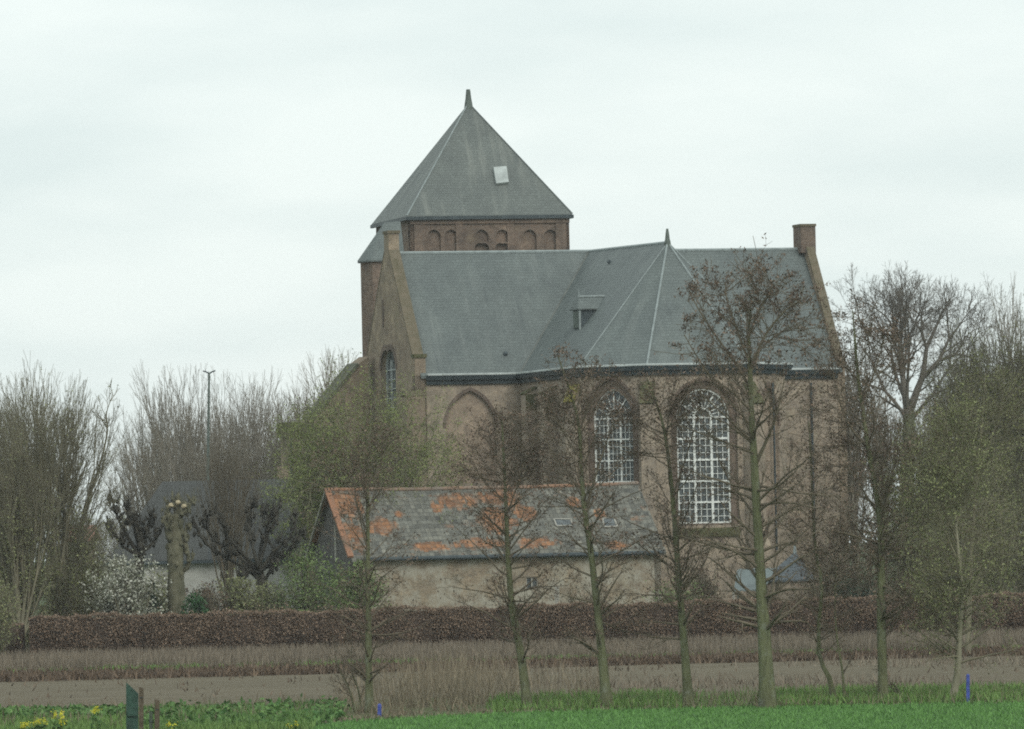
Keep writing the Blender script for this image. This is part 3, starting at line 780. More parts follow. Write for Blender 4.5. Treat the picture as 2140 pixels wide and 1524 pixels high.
# ================================================================== BARN, HOUSES, SHED
def tile_mat(patches):
    m, t, b = mat('old_pantiles', 0.85, 0.2)
    uv, pos = wallvec(t)
    br = t.nodes.new('ShaderNodeTexBrick'); t.links.new(uv, br.inputs['Vector'])
    br.inputs['Color1'].default_value = (0.30, 0.15, 0.078, 1); br.inputs['Color2'].default_value = (0.17, 0.09, 0.055, 1); br.inputs['Mortar'].default_value = (0.15, 0.08, 0.05, 1)
    br.inputs['Scale'].default_value = 1.0; br.inputs['Brick Width'].default_value = 0.24; br.inputs['Row Height'].default_value = 0.2; br.inputs['Mortar Size'].default_value = 0.014
    br.offset = 0.0
    g = t.nodes.new('ShaderNodeTexBrick'); t.links.new(uv, g.inputs['Vector'])
    g.inputs['Color1'].default_value = (0.175, 0.176, 0.158, 1); g.inputs['Color2'].default_value = (0.105, 0.108, 0.10, 1); g.inputs['Mortar'].default_value = (0.085, 0.088, 0.083, 1)
    g.inputs['Scale'].default_value = 1.0; g.inputs['Brick Width'].default_value = 0.24; g.inputs['Row Height'].default_value = 0.2; g.inputs['Mortar Size'].default_value = 0.016
    g.offset = 0.0
    mp_ = t.nodes.new('ShaderNodeMapping'); mp_.inputs['Scale'].default_value = (0.20, 0.42, 1); mp_.inputs['Location'].default_value = (1.3, 0.2, 0); t.links.new(uv, mp_.inputs[0])
    f = ramp(t, noise(t, mp_.outputs[0], 1.15, 8, 0.74), 0.58, 0.66)
    # repair patches of newer orange tiles, each an oval in (along the barn, height) with a ragged edge
    def mth(op, a, b):
        n_ = t.nodes.new('ShaderNodeMath'); n_.operation = op
        for i_, v_ in enumerate((a, b)):
            if hasattr(v_, 'is_output'): t.links.new(v_, n_.inputs[i_])
            elif v_ is not None: n_.inputs[i_].default_value = v_
        return n_.outputs[0]
    dt = N(t, 'ShaderNodeVectorMath', operation='DOT_PRODUCT'); t.links.new(pos, dt.inputs[0]); dt.inputs[1].default_value = t_
    sx = t.nodes.new('ShaderNodeSeparateXYZ'); t.links.new(pos, sx.inputs[0]); tot = None
    for ac, zc, ra, rz in patches:
        du = mth('MULTIPLY', mth('SUBTRACT', dt.outputs['Value'], ac), 1 / ra); dv = mth('MULTIPLY', mth('SUBTRACT', sx.outputs[2], zc), 1 / rz)
        q_ = mth('SUBTRACT', 1.15, mth('ADD', mth('MULTIPLY', du, du), mth('MULTIPLY', dv, dv))); q_ = mth('MAXIMUM', q_, -1.5)
        tot = q_ if tot is None else mth('MAXIMUM', tot, q_)
    snap = N(t, 'ShaderNodeVectorMath', operation='SNAP'); t.links.new(uv, snap.inputs[0]); snap.inputs[1].default_value = (0.24, 0.2, 1)
    edge = mth('MULTIPLY', mth('SUBTRACT', noise(t, snap.outputs[0], 1.5, 6, 0.8), 0.5), 5.0)
    f2 = ramp(t, mth('ADD', tot, edge), 0.25, 0.75)
    f = mth('MAXIMUM', f, f2)
    c = mixc(t, f, g.outputs[0], br.outputs[0])
    c = mixc(t, 1.0, c, ramp(t, noise(t, snap.outputs[0], 3.3, 5, 0.85), 0.36, 0.64, (0.62, 0.62, 0.62), (1.5, 1.46, 1.36)), 'MULTIPLY')
    c = mixc(t, ramp(t, noise(t, pos, 2.9, 6, 0.78), 0.52, 0.66, (0, 0, 0), (0.6,) * 3), c, (0.21, 0.215, 0.19))
    c = mixc(t, ramp(t, noise(t, pos, 4.3, 6, 0.78), 0.53, 0.68, (0, 0, 0), (0.8,) * 3), c, (0.075, 0.07, 0.055))
    t.links.new(c, b.inputs['Base Color']); bump(t, b, br.outputs[1], -0.5, 0.03)
    return m
MT['ridge_tile'] = plain('ridge_tile', (0.15, 0.105, 0.075), 0.3, 1.6, 0.85, col2=(0.34, 0.16, 0.09))
MT['pale_board'] = plain('pale_board', (0.31, 0.30, 0.265), 0.25, 4.0, 0.7)
MT['dark_board'] = plain('dark_board', (0.085, 0.08, 0.075), 0.4, 5.0, 0.85)
MT['limewash'] = plain('limewash', (0.42, 0.415, 0.385), 0.16, 1.5, 0.85)
MT['red_tile'] = plain('red_tile', (0.29, 0.15, 0.12), 0.3, 2.5, 0.8)
MT['sheet'] = plain('pale_sheeting', (0.13, 0.16, 0.16), 0.22, 1.2, 0.5)
MT['shed_slate'] = slate_mat('shed_slate', (0.10, 0.12, 0.135), (0.15, 0.17, 0.18), streak=0.3)

bO = W(741, 1160, 318); bze = bO.z; bO.z = 0
B = lambda a, b, z=0.0: bO + t_ * a - d_ * b + UP * z
bL = (W(1378, 1153, 322.6) - W(741, 1160, 318)).to_2d().length
bW = 8.6
bzr = W(690, 1024, B(0, bW / 2).y).z
barn = thing('barn', B(bL / 2, bW / 2), 'long low brick barn with patchy orange and grey tiled roof in front of the church', 'barn')
def barnwall(name, q0, q1, outer, holes=(), m='barn_brick', th=0.35):
    u = (q1 - q0).normalized(); n = Vector((u.y, -u.x, 0)); mb = MB(); panel(mb, q0, q1, outer, holes, th, n); return mb.build(name, MT[m], barn), u, n
f = at_plane(B(0, 0), B(bL, 0))
(wu0, wz1), (wu1, wz0) = f(1100, 1206), f(1124, 1232)
bwall, u, n = barnwall('wall', B(0, 0), B(bL, 0), [(0, 0), (bL, 0), (bL, bze), (0, bze)], [[(wu0, wz0), (wu1, wz0), (wu1, wz1), (wu0, wz1)]])
wp = lambda a, z, o=0.0: B(0, 0) + u * a + UP * z + n * o
mb = MB()
for a, b in (((wu0, wz0), (wu1, wz0)), ((wu1, wz0), (wu1, wz1)), ((wu1, wz1), (wu0, wz1)), ((wu0, wz1), (wu0, wz0)), (((wu0 + wu1) / 2, wz0), ((wu0 + wu1) / 2, wz1))):
    mb.beam(wp(*a, -0.08), wp(*b, -0.08), 0.08, 0.08, up=n)
fr = mb.build('window_frame', MT['pale_board'], bwall)
MB().prism([wp(wu0, wz0, -0.16), wp(wu1, wz0, -0.16), wp(wu1, wz1, -0.16), wp(wu0, wz1, -0.16)], -n * 0.03).build('pane', MT['glass'], bwall)
gabp = [(0, 0), (bW, 0), (bW, bze), (bW / 2, bzr - 0.1), (0, bze)]
barnwall('gable_wall', B(0, bW), B(0, 0), gabp, m='dark_board')
barnwall('gable_wall', B(bL, 0), B(bL, bW), gabp)
barnwall('wall', B(bL, bW), B(0, bW), [(0, 0), (bL, 0), (bL, bze), (0, bze)])
# vertical pale post in the boarded gable
MB().box(B(-0.03, bW * 0.42, bze + 0.6), d_ * 0.12, t_ * 0.04, UP * 0.9).build('gable_post', MT['pale_board'], barn)
bn0 = (B(1, 0, bze) - B(0, 0, bze)).cross(B(0, bW / 2, bzr) - B(0, 0, bze)).normalized()
PT_ = []
for cx, cy, rx, ry in ((725, 1055, 42, 38), (738, 1120, 30, 34), (800, 1100, 40, 20), (955, 1047, 55, 20), (1045, 1040, 52, 22), (1040, 1090, 48, 34), (915, 1062, 18, 14), (900, 1142, 60, 11), (1010, 1135, 50, 13), (1120, 1135, 48, 14), (1095, 1070, 28, 24), (1200, 1050, 20, 12), (1255, 1075, 14, 16), (835, 1075, 12, 8), (1290, 1140, 30, 10)):
    hc_ = hit(cx, cy, B(0, 0, bze), bn0); he_ = hit(cx + rx, cy, B(0, 0, bze), bn0); hz2 = hit(cx, cy - ry, B(0, 0, bze), bn0)
    PT_.append((hc_.dot(t_), hc_.z, abs((he_ - hc_).dot(t_)), abs(hz2.z - hc_.z)))
MT['pantile'] = tile_mat(PT_)
ovx = 0.22; sl = (bzr - bze) / (bW / 2)
# the front roof slope sags a little, as old roofs do
mb = MB(); nseg = 14; rng_r = random.Random(4)
sag = [(-0.10 * math.sin(math.pi * i / nseg) + rng_r.uniform(-.02, .02)) for i in range(nseg + 1)]
aa = [-ovx + (bL + 2 * ovx) * i / nseg for i in range(nseg + 1)]
RL = (bL - 1.5)
for i in range(nseg):
    for (b0, z0), (b1, z1) in (((-0.28, bze - .28 * sl), (bW / 2, bzr)), ((bW + .28, bze - .28 * sl), (bW / 2, bzr))):
        mb.prism([B(aa[i], b0, z0), B(aa[i + 1], b0, z0), B(aa[i + 1], b1, z1 + sag[i + 1]), B(aa[i], b1, z1 + sag[i])], Vector((0, 0, -0.12)))
broof = mb.build('roof', MT['pantile'], barn)
mb = MB()
for i in range(nseg): mb.tube([B(aa[i], bW / 2, bzr + sag[i] + .03), B(aa[i + 1], bW / 2, bzr + sag[i + 1] + .03)], [0.10, 0.10], 8)
mb.v and mb.build('ridge_tiles', MT['ridge_tile'] if False else plain('old_ridge', (0.19, 0.185, 0.165), 0.3, 0.45, 0.85, col2=(0.32, 0.165, 0.095)), broof)
MB().beam(B(-ovx - .03, -0.2, bze - .2 * sl + .06), B(-ovx - .03, bW / 2, bzr + .06), 0.3, 0.12).build('verge', MT['ridge_tile'], broof)
MB().beam(B(-ovx - .03, bW + .2, bze - .2 * sl + .06), B(-ovx - .03, bW / 2, bzr + .06), 0.16, 0.12).build('verge', MT['pale_board'], broof)
MB().tube([B(0.4, -0.40, bze - 0.24), B(bL, -0.40, bze - 0.24)], [0.11, 0.11], 8).build('gutter', MT['gutter'], barn)
bn = Vector((0, 0, 0)); bn = (B(1, 0, bze) - B(0, 0, bze)).cross(B(0, bW / 2, bzr) - B(0, 0, bze)).normalized()
if bn.z < 0: bn = -bn
for pts, wdt in ((((1157, 1086), (1163, 1101), (1196, 1100), (1192, 1087)), 0.05), (((1259, 1085), (1262, 1103), (1290, 1102), (1282, 1083)), 0.06)):
    hq = [hit(*q, B(0, 0, bze), bn) + bn * 0.04 for q in pts]
    mb = MB()
    for a, b in zip(hq, hq[1:] + hq[:1]): mb.beam(a, b, wdt + .02, 0.07, up=bn)
    sk = mb.build('roof_light', MT['pale_board'], barn); MB().prism([q - bn * .03 for q in hq], bn * .03).build('pane', MT['glass'], sk)

# dark-roofed house on the left
hY = 336
hO = W(236, 1150, hY); hO.z = 0
PH = rad(2); ht = Vector((math.cos(PH), math.sin(PH), 0)); hn = Vector((math.sin(PH), -math.cos(PH), 0))
H = lambda a, b, z=0.0: hO + ht * a - hn * b + UP * z
hze = W(400, 1166, hY).z; hzr = W(450, 1004, hY + 4).z
hL = (W(640, 1150, hY) - W(236, 1150, hY)).length; hW = 8.0
house = thing('house', H(hL / 2, hW / 2), 'low white house with a dark hipped tile roof standing left of the church', 'house')
for q0, q1, ln in ((H(0, 0), H(hL, 0), hL), (H(hL, 0), H(hL, hW), hW), (H(hL, hW), H(0, hW), hL), (H(0, hW), H(0, 0), hW)):
    u = (q1 - q0).normalized(); n = Vector((u.y, -u.x, 0)); hs = []
    if ln == hL and q0 == H(0, 0): hs = [[(a, 0.9), (a + 1.4, 0.9), (a + 1.4, 2.2), (a, 2.2)] for a in (1.6, 4.2, 7.3)]
    mb = MB(); panel(mb, q0, q1, [(0, 0), (ln, 0), (ln, hze), (0, hze)], hs, 0.3, n); wl = mb.build('wall', MT['limewash'], house)
    for h in hs:
        P3 = lambda q, o: q0 + u * q[0] + UP * q[1] + n * o
        mb = MB()
        for a, b in zip(h, h[1:] + h[:1]): mb.beam(P3(a, -.1), P3(b, -.1), .08, .08, up=n)
        wf = mb.build('window', MT['white'], wl); MB().prism([P3(q, -.16) for q in h], -n * .03).build('pane', MT['glass'], wl)
o_ = 0.35
c4 = [H(-o_, -o_, hze - .1), H(hL + o_, -o_, hze - .1), H(hL + o_, hW + o_, hze - .1), H(-o_, hW + o_, hze - .1)]
r0_, r1_ = H(2.6, hW / 2, hzr), H(hL - .5, hW / 2, hzr)
roofmb([[c4[0], c4[1], r1_, r0_], [c4[3], r0_, r1_, c4[2]], [c4[0], r0_, c4[3]], [c4[1], c4[2], r1_]], 0.15).build('roof', MT['house_tile'], house)
MB().beam(c4[0] - UP * .12, c4[1] - UP * .12, 0.14, 0.16).build('gutter', MT['gutter'], house)
for q, hh in ((W(592, 1010, hY + 5), 0.9),):
    MB().box(q, ht * .3, hn * .3, UP * hh).build('chimney', MT['gable_brick'], house)
# red-roofed house far to the left, mostly behind the willows
rY = 352
rO = W(142, 1150, rY); rO.z = 0
rL = (W(184, 1150, rY) - W(142, 1150, rY)).length
red = thing('house', rO + Vector((rL / 2, 3, 0)), 'small red-roofed house glimpsed behind the willow branches', 'house')
rze, rzr = W(160, 1126, rY).z, W(160, 1098, rY + 3).z
R_ = lambda a, b, z=0: rO + Vector((a, b, z))
MB().prism([R_(0, 0), R_(rL, 0), R_(rL, 6), R_(0, 6)], UP * rze).build('wall', MT['brick'], red)
roofmb([[R_(-.3, -.3, rze), R_(rL + .3, -.3, rze), R_(rL + .3, 3, rzr), R_(-.3, 3, rzr)], [R_(-.3, 6.3, rze), R_(rL + .3, 6.3, rze), R_(rL + .3, 3, rzr), R_(-.3, 3, rzr)]]).build('roof', MT['red_tile'], red)
for a in (0, rL): MB().prism([R_(a - .1, 0, rze - .02), R_(a - .1, 6, rze - .02), R_(a - .1, 3, rzr - .12)], Vector((.2, 0, 0))).build('gable_wall', MT['brick'], red)
# slate shed with a pale lean-to, right of the great window
sY = 308
sO = W(1598, 1215, sY); sO.z = 0
k = sY / FPX
shed = thing('shed', sO + Vector((1.4, 1.3, 0)), 'small shed with a dark slate pyramid roof behind the brown hedge', 'shed')
sw = (1706 - 1598) * k
sze, szr = W(1650, 1212, sY).z, W(1668, 1153, sY + 1.3).z
Sx = lambda a, b, z=0: sO + Vector((a, b, z))
MB().prism([Sx(.15, .15), Sx(sw - .15, .15), Sx(sw - .15, 2.5), Sx(.15, 2.5)], UP * sze).build('wall', MT['brick'], shed)
pk = Sx(sw * .62, 1.3, szr)
roofmb([[Sx(0, 0, sze), Sx(sw, 0, sze), pk], [Sx(sw, 0, sze), Sx(sw, 2.7, sze), pk], [Sx(sw, 2.7, sze), Sx(0, 2.7, sze), pk], [Sx(0, 2.7, sze), Sx(0, 0, sze), pk]], .08).build('roof', MT['shed_slate'], shed)
MB().tube([pk - UP * .1, pk + UP * .3], [.1, .05], 6).build('finial', MT['lead'], shed)
lean = thing('lean_to', W(1565, 1230, sY - .6), 'pale grey sheet-roofed lean-to behind the hedge beside the slate shed', 'shed')
lo = W(1533, 1235, sY - 1.2); hi0, hi1 = W(1541, 1191, sY + .8), W(1622, 1188, sY + .8); lo1 = W(1597, 1233, sY - 1.2)
mb = MB(); nn_ = 11
for i in range(nn_):
    q0, q1, q2, q3 = (lo.lerp(lo1, i / nn_), lo.lerp(lo1, (i + 1) / nn_), hi0.lerp(hi1, (i + 1) / nn_), hi0.lerp(hi1, i / nn_))
    mb.prism([q0 + UP * (.05 if i % 2 else 0), q1 + UP * (0 if i % 2 else .05), q2 + UP * (0 if i % 2 else .05), q3 + UP * (.05 if i % 2 else 0)], UP * -.06)
mb.build('roof', MT['sheet'], lean)
for q in (lo, lo1, hi0, hi1): MB().tube([z_(q, 0), q - UP * .05], [.06, .06], 6).build('post', MT['pale_board'], lean)
# tall light mast behind the house
mp0 = base(438, 345); mz = W(437, 779, 345)
mast = thing('light_mast', mp0, 'tall thin grey light mast with crossed lamp heads left of the church', 'light mast')
MB().tube([mp0, mp0 + UP * 6, z_(mz, mz.z)], [0.12, 0.10, 0.06], 8).build('pole', MT['copper'], mast)
for dx in (-1, 1):
    MB().tube([mz - UP * .05, mz + Vector((.20 * dx, 0.1, .07))], [.045, .035], 6).build('arm', MT['gutter'], mast)
    MB().box(mz + Vector((.24 * dx, .1, .07)), (.10, 0, .03 * dx), (0, .07, 0), (0, 0, .035)).build('lamp_head', MT['gutter'], mast)

# ================================================================== GROUND
def ground_mat(name, c1, c2, c3, s1=0.25, s2=2.5, rough=0.95, stretch=(1, 1, 1), bm=0.5):
    m, t, b = mat(name, rough, 0.1); g = t.nodes.new('ShaderNodeNewGeometry')
    mp_ = t.nodes.new('ShaderNodeMapping'); mp_.inputs['Scale'].default_value = stretch; t.links.new(g.outputs['Position'], mp_.inputs[0])
    c = mixc(t, ramp(t, noise(t, mp_.outputs[0], s1, 5, 0.6), 0.35, 0.65), c1, c2)
    c = mixc(t, ramp(t, noise(t, mp_.outputs[0], s2, 6, 0.7), 0.45, 0.7, (0, 0, 0), (0.8,) * 3), c, c3)
    t.links.new(c, b.inputs['Base Color']); bump(t, b, noise(t, g.outputs['Position'], 5, 5, 0.7), bm, 0.15)
    return m
MT['crop'] = ground_mat('young_crop', (0.074, 0.16, 0.048), (0.088, 0.18, 0.056), (0.058, 0.125, 0.038), 0.5, 1.5, stretch=(0.06, 0.9, 1))  # colour darkened to match the self-shadow of the crop blades
MT['verge'] = ground_mat('verge_soil', (0.09, 0.12, 0.05), (0.16, 0.14, 0.085), (0.07, 0.085, 0.04), 0.5, 2.0)
MT['soil'] = ground_mat('bare_field_soil', (0.165, 0.142, 0.10), (0.205, 0.178, 0.128), (0.11, 0.094, 0.066), 0.3, 1.8, stretch=(0.16, 1.3, 1), bm=1.0)
MT['rough'] = ground_mat('rough_ground', (0.10, 0.10, 0.06), (0.15, 0.13, 0.09), (0.07, 0.08, 0.045), 0.3, 2.0)
MT['far'] = ground_mat('far_ground', (0.07, 0.12, 0.045), (0.09, 0.10, 0.055), (0.06, 0.09, 0.04), 0.05, 0.5)
def sheet(name, pts, m, z=0.0):
    tri = tessellate_polygon([[Vector((p[0], p[1], 0)) for p in pts]]); mb = MB(); mb.v = [(p[0], p[1], z) for p in pts]; mb.f = [list(q) for q in tri]
    me = bpy.data.meshes.new(name); me.from_pydata(mb.v, [], mb.f); me.update()
    for p in me.polygons:
        pass
    o = link_mesh(name, me, MT[m], None); bm_flip(me); return tag(o, kind='structure')
def bm_flip(me):
    if len(me.polygons) and me.polygons[0].normal.z < 0: me.flip_normals()
g2 = lambda px, py: (G(px, py).x, G(px, py).y)
sheet('ground', [(-1400, -100), (1400, -100), (1400, 1800), (-1400, 1800)], 'far', -0.03)
crop_edge = [g2(*q) for q in ((620, 1511), (800, 1503), (1100, 1488), (1400, 1481), (1700, 1475), (2140, 1468))]
crop_edge = [(x + 0, y + .22 * math.sin(x * 1.9) + .15 * math.sin(x * 4.7 + 1) + .1 * math.sin(x * 11)) for x, y in [(a[0] + (b[0] - a[0]) * k / 14, a[1] + (b[1] - a[1]) * k / 14) for a, b in zip(crop_edge[:-1], crop_edge[1:]) for k in range(14)] + [crop_edge[-1]]]
soil_front = [g2(*q) for q in ((0, 1492), (300, 1487), (640, 1470), (1000, 1455), (1400, 1447), (1800, 1442), (2140, 1437))]
soil_back = [g2(*q) for q in ((0, 1419), (640, 1401), (1000, 1392), (1400, 1381), (1800, 1372), (2140, 1363))]
sheet('crop_field', [(-9.5, 60), (90, 60), (90, 195)] + list(reversed(crop_edge)) + [(-7.0, 178)], 'crop', 0.008)
sheet('grass_verge', [(-90, 60), (-9.5, 60), (-7.0, 178)] + crop_edge + [(90, 195), (90, 204)] + list(reversed(soil_front)) + [(-90, 216)], 'verge', 0.004)
sheet('ploughed_field', [(-90, 216)] + soil_front + [(90, 204), (90, 267)] + list(reversed(soil_back)) + [(-90, 254)], 'soil', 0.0)
sheet('rough_grass', [(-90, 254)] + soil_back + [(90, 267), (90, 292), (-90, 292)], 'rough', 0.004)

# ================================================================== PLANT MATERIALS
MT['alder_bark'] = bark_mat('alder_bark', (0.095, 0.10, 0.058), (0.18, 0.19, 0.105), (0.21, 0.225, 0.17))
MT['alder_twig'] = plain('alder_twig', (0.15, 0.128, 0.095), 0.3, 2.0, 0.9, 0.1)
MT['alder_cone'] = leaf_mat('alder_cones', (0.065, 0.05, 0.042), (0.22, 0.16, 0.12))
MT['far_twig'] = plain('far_twig', (0.25, 0.225, 0.185), 0.25, 0.6, 0.9, 0.1)  # paler tone, puts distance haze into the twig colour
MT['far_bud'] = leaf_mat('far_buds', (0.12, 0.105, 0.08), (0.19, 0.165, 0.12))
MT['beech_bark'] = plain('beech_bark', (0.11, 0.115, 0.075), 0.3, 0.8, 0.9, 0.1)
MT['beech_twig'] = plain('beech_twig', (0.155, 0.14, 0.12), 0.25, 0.8, 0.9, 0.1)
MT['willow_twig'] = plain('willow_twig', (0.195, 0.18, 0.125), 0.3, 0.9, 0.9, 0.1)
MT['willow_bud'] = leaf_mat('willow_buds', (0.10, 0.115, 0.05), (0.29, 0.31, 0.15))
MT['birch_leaf'] = leaf_mat('spring_leaves', (0.09, 0.12, 0.038), (0.255, 0.30, 0.10))
MT['green_bud'] = leaf_mat('green_buds', (0.075, 0.085, 0.038), (0.20, 0.215, 0.09))
MT['bush_leaf'] = leaf_mat('bush_leaves', (0.07, 0.11, 0.04), (0.20, 0.265, 0.10))
MT['blossom'] = leaf_mat('blossom', (0.15, 0.17, 0.10), (0.62, 0.62, 0.55))
MT['conifer'] = leaf_mat('conifer_needles', (0.014, 0.03, 0.02), (0.04, 0.07, 0.045))
MT['evergreen'] = leaf_mat('evergreen_leaves', (0.02, 0.06, 0.025), (0.055, 0.13, 0.05))
MT['pollard'] = plain('pollard_bark', (0.05, 0.047, 0.038), 0.45, 2.5, 0.95, 0.1)
MT['old_willow'] = plain('old_willow_bark', (0.085, 0.085, 0.055), 0.4, 2.6, 0.95, 0.1, col2=(0.175, 0.165, 0.115))
MT['cut_wood'] = plain('cut_wood', (0.42, 0.36, 0.24), 0.2, 5, 0.8)
MT['hedge_leaf'] = leaf_mat('dead_beech_leaves', (0.12, 0.088, 0.064), (0.30, 0.215, 0.155))
MT['hedge_core'] = plain('hedge_twigs', (0.075, 0.056, 0.045), 0.4, 3.0, 0.95, 0.1)
MT['dry_grass'] = leaf_mat('dry_grass', (0.135, 0.112, 0.085), (0.25, 0.21, 0.16))
MT['reed'] = leaf_mat('dry_reed', (0.14, 0.117, 0.08), (0.26, 0.22, 0.155))
MT['grass'] = leaf_mat('green_grass', (0.08, 0.16, 0.04), (0.18, 0.28, 0.085))
MT['weed'] = leaf_mat('field_weeds', (0.05, 0.12, 0.035), (0.14, 0.24, 0.075))
MT['dead_weed'] = leaf_mat('dead_weeds', (0.065, 0.048, 0.036), (0.18, 0.13, 0.09))
MT['crop_blade'] = leaf_mat('crop_blades', (0.085, 0.19, 0.05), (0.15, 0.30, 0.085))
MT['rape'] = leaf_mat('yellow_flowers', (0.55, 0.52, 0.03), (0.75, 0.70, 0.06))

# ================================================================== ALDERS ALONG THE FIELD EDGE
def stem_px(pts, wob=0.0, seed=0, Y=None):
    r_ = random.Random(seed)
    b = G(*pts[0]) if Y is None else base(pts[0][0], Y)
    out_ = [b - UP * 0.1]
    for i, q in enumerate(pts[1:]): out_.append(W(q[0], q[1], b.y + r_.uniform(-wob, wob) * (i + 1)))
    return out_
def pr(l0, tm, wd): return lambda t: np.maximum(0.25, l0 * (1 - np.abs((t - tm) / wd) ** 2.0))
def pra(l0, tm, wd):
    p0 = pr(l0, tm, wd)
    return lambda t: np.maximum(0.22, p0(t) * np.clip((1.12 - t) / .45, .16, 1))
def alder_levels(n1, l0, lo=0.08, tm=0.55, dens=1.0, lk=0.28, ll=.6):
    return [dict(per=int(n1 * 1.6), t=((lo + .05) ** .85, 1.0), pw=1.18, ang=(60, 17), prof=pra(l0 * 1.15, tm, 0.85), n=7, bend=0.03, wig=0.10, rk=0.36, rmin=0.010, limbk=lk, limbl=ll),
            dict(per=max(3, round(6 * dens)), t=(0.15, 1.0), ang=(42, 14), ratio=0.5, n=5, bend=0.03, wig=0.14, rk=0.6, rmin=0.0065, ref=l0),
            dict(per=max(3, round(5 * dens)), t=(0.1, 1.0), ang=(40, 15), ratio=0.66, n=4, bend=0.02, wig=0.16, rk=0.7, rmin=0.005, ref=l0 * .45)]
AM = [MT['alder_twig'], MT['alder_cone']]
GA = 'alders in a row along the field edge'
def topkeep(z0, z1, pmin):
    def kf(c, rng): return rng.uniform(size=len(c)) < pmin + (1 - pmin) * np.clip((c[:, 2] - z0) / (z1 - z0), 0, 1)
    return kf
# tallest alder, with a dense head of cones over the roof
s = [stem_px(((1605, 1481), (1597, 1330), (1589, 1200), (1582, 1080), (1576, 960), (1571, 880), (1568, 790), (1565, 720), (1566, 680), (1569, 645)), .05, 1)]
yb = s[0][0].y
for pts, r0 in ((((1577, 975), (1600, 925), (1622, 870), (1640, 790)), .075), (((1569, 820), (1545, 770), (1505, 715), (1465, 655), (1440, 610)), .06),
                (((1567, 770), (1600, 700), (1640, 650), (1672, 630)), .05), (((1566, 760), (1540, 690), (1520, 630), (1515, 590)), .05), (((1566, 700), (1590, 640), (1608, 615), (1614, 588)), .045),
                (((1568, 780), (1590, 730), (1625, 700), (1650, 680)), .04), (((1571, 860), (1530, 820), (1480, 780), (1430, 700)), .05)):
    s.append((pts, r0))
st = [(s[0], 0.225, 0.018)] + [([W(q[0], q[1], yb + (i * (1 if j % 2 else -1)) * .25) for i, q in enumerate(p)], r0, .014) for j, (p, r0) in enumerate(s[1:])]
zz0 = W(1570, 900, yb).z; zz1 = W(1570, 680, yb).z
make_tree('alder_tree', 'tallest bare alder with the thickest mossy trunk and a dark head of cones', 'alder', GA, 11, st,
          alder_levels(46, 2.5, 0.06, 0.65, 1.0, .30, .66), AM, dict(per=4.4, size=0.05, asp=2.0, jit=0.05, droop=0.6, keep=topkeep(zz0, zz1, 0.25)), MT['alder_bark'])
alders = [
 # label, seed, trunk pixels, r0, limbs, n1, l0, lo, density
 ('leftmost bare alder, hazy green, standing before the left end of the tiled barn roof', 21,
  ((772, 1491), (770, 1350), (769, 1200), (768, 1050), (766, 930), (762, 840)), .135, ((((768, 1150), (745, 1050), (738, 980)), .03), (((768, 1080), (795, 980), (802, 900)), .03)), 44, 1.9, 0.05, .9),
 ('leaning bare alder crossing the middle of the orange barn roof', 22,
  ((1104, 1484), (1087, 1360), (1070, 1270), (1061, 1150), (1056, 1030), (1052, 940), (1049, 875)), .165, ((((1058, 1080), (1085, 1000), (1098, 930)), .035), (((1056, 1000), (1030, 940), (1020, 890)), .03)), 46, 2.0, 0.06, 1.0),
 ('forked bare alder in front of the right end of the tiled barn', 23,
  ((1270, 1483), (1257, 1360), (1246, 1250), (1233, 1140), (1221, 1065), (1214, 970), (1210, 890), (1192, 820), (1166, 745)), .165,
  ((((1222, 1075), (1240, 1010), (1262, 940), (1290, 860)), .05), (((1213, 960), (1175, 900), (1150, 850)), .035), (((1211, 900), (1240, 830), (1275, 780)), .03)), 46, 2.1, 0.06, 1.0),
 ('slender bare alder just left of the great white window', 24,
  ((1440, 1479), (1429, 1340), (1420, 1230), (1411, 1110), (1402, 1000), (1390, 910), (1375, 850), (1352, 790)), .15,
  ((((1405, 1040), (1432, 960), (1450, 900), (1470, 830)), .035), (((1392, 920), (1400, 850), (1412, 790)), .035)), 46, 2.1, 0.06, 1.0),
 ('thin crooked alder bent near the ground beside the tallest alder', 25,
  ((1744, 1469), (1734, 1420), (1712, 1372), (1712, 1300), (1718, 1220), (1704, 1150), (1698, 1050), (1694, 950), (1690, 880)), .10, ((((1715, 1240), (1740, 1180), (1752, 1110)), .025),), 40, 1.7, 0.2, .9),
 ('straight bare alder before the right end of the church, with a tall open crown', 26,
  ((1846, 1470), (1843, 1360), (1841, 1250), (1842, 1150), (1836, 1060), (1817, 950), (1803, 860), (1792, 780), (1786, 700), (1782, 650)), .17,
  ((((1840, 1090), (1862, 1000), (1880, 930)), .045), (((1815, 940), (1770, 880), (1745, 800), (1735, 720)), .045), (((1800, 850), (1830, 770), (1850, 700)), .035), (((1838, 1080), (1790, 1000), (1760, 930)), .04)), 50, 2.2, 0.08, 1.1),
]
for lab, sd, tp, r0, limbs, n1, l0, lo_, dn_ in alders:
    tr0 = stem_px(tp, .04, sd); yb = tr0[0].y
    st = [(tr0, r0, .016)] + [([W(q[0], q[1], yb + (i * (1 if j % 2 else -1)) * .2) for i, q in enumerate(p)], rr, .011) for j, (p, rr) in enumerate(limbs)]
    make_tree('alder_tree', lab, 'alder', GA, sd, st, alder_levels(n1, l0, lo_, 0.6, dn_), AM, dict(per=4.6, size=0.044, asp=1.9, jit=0.08, droop=0.4, keep=topkeep(0.8, 5, .25)), MT['alder_bark'])
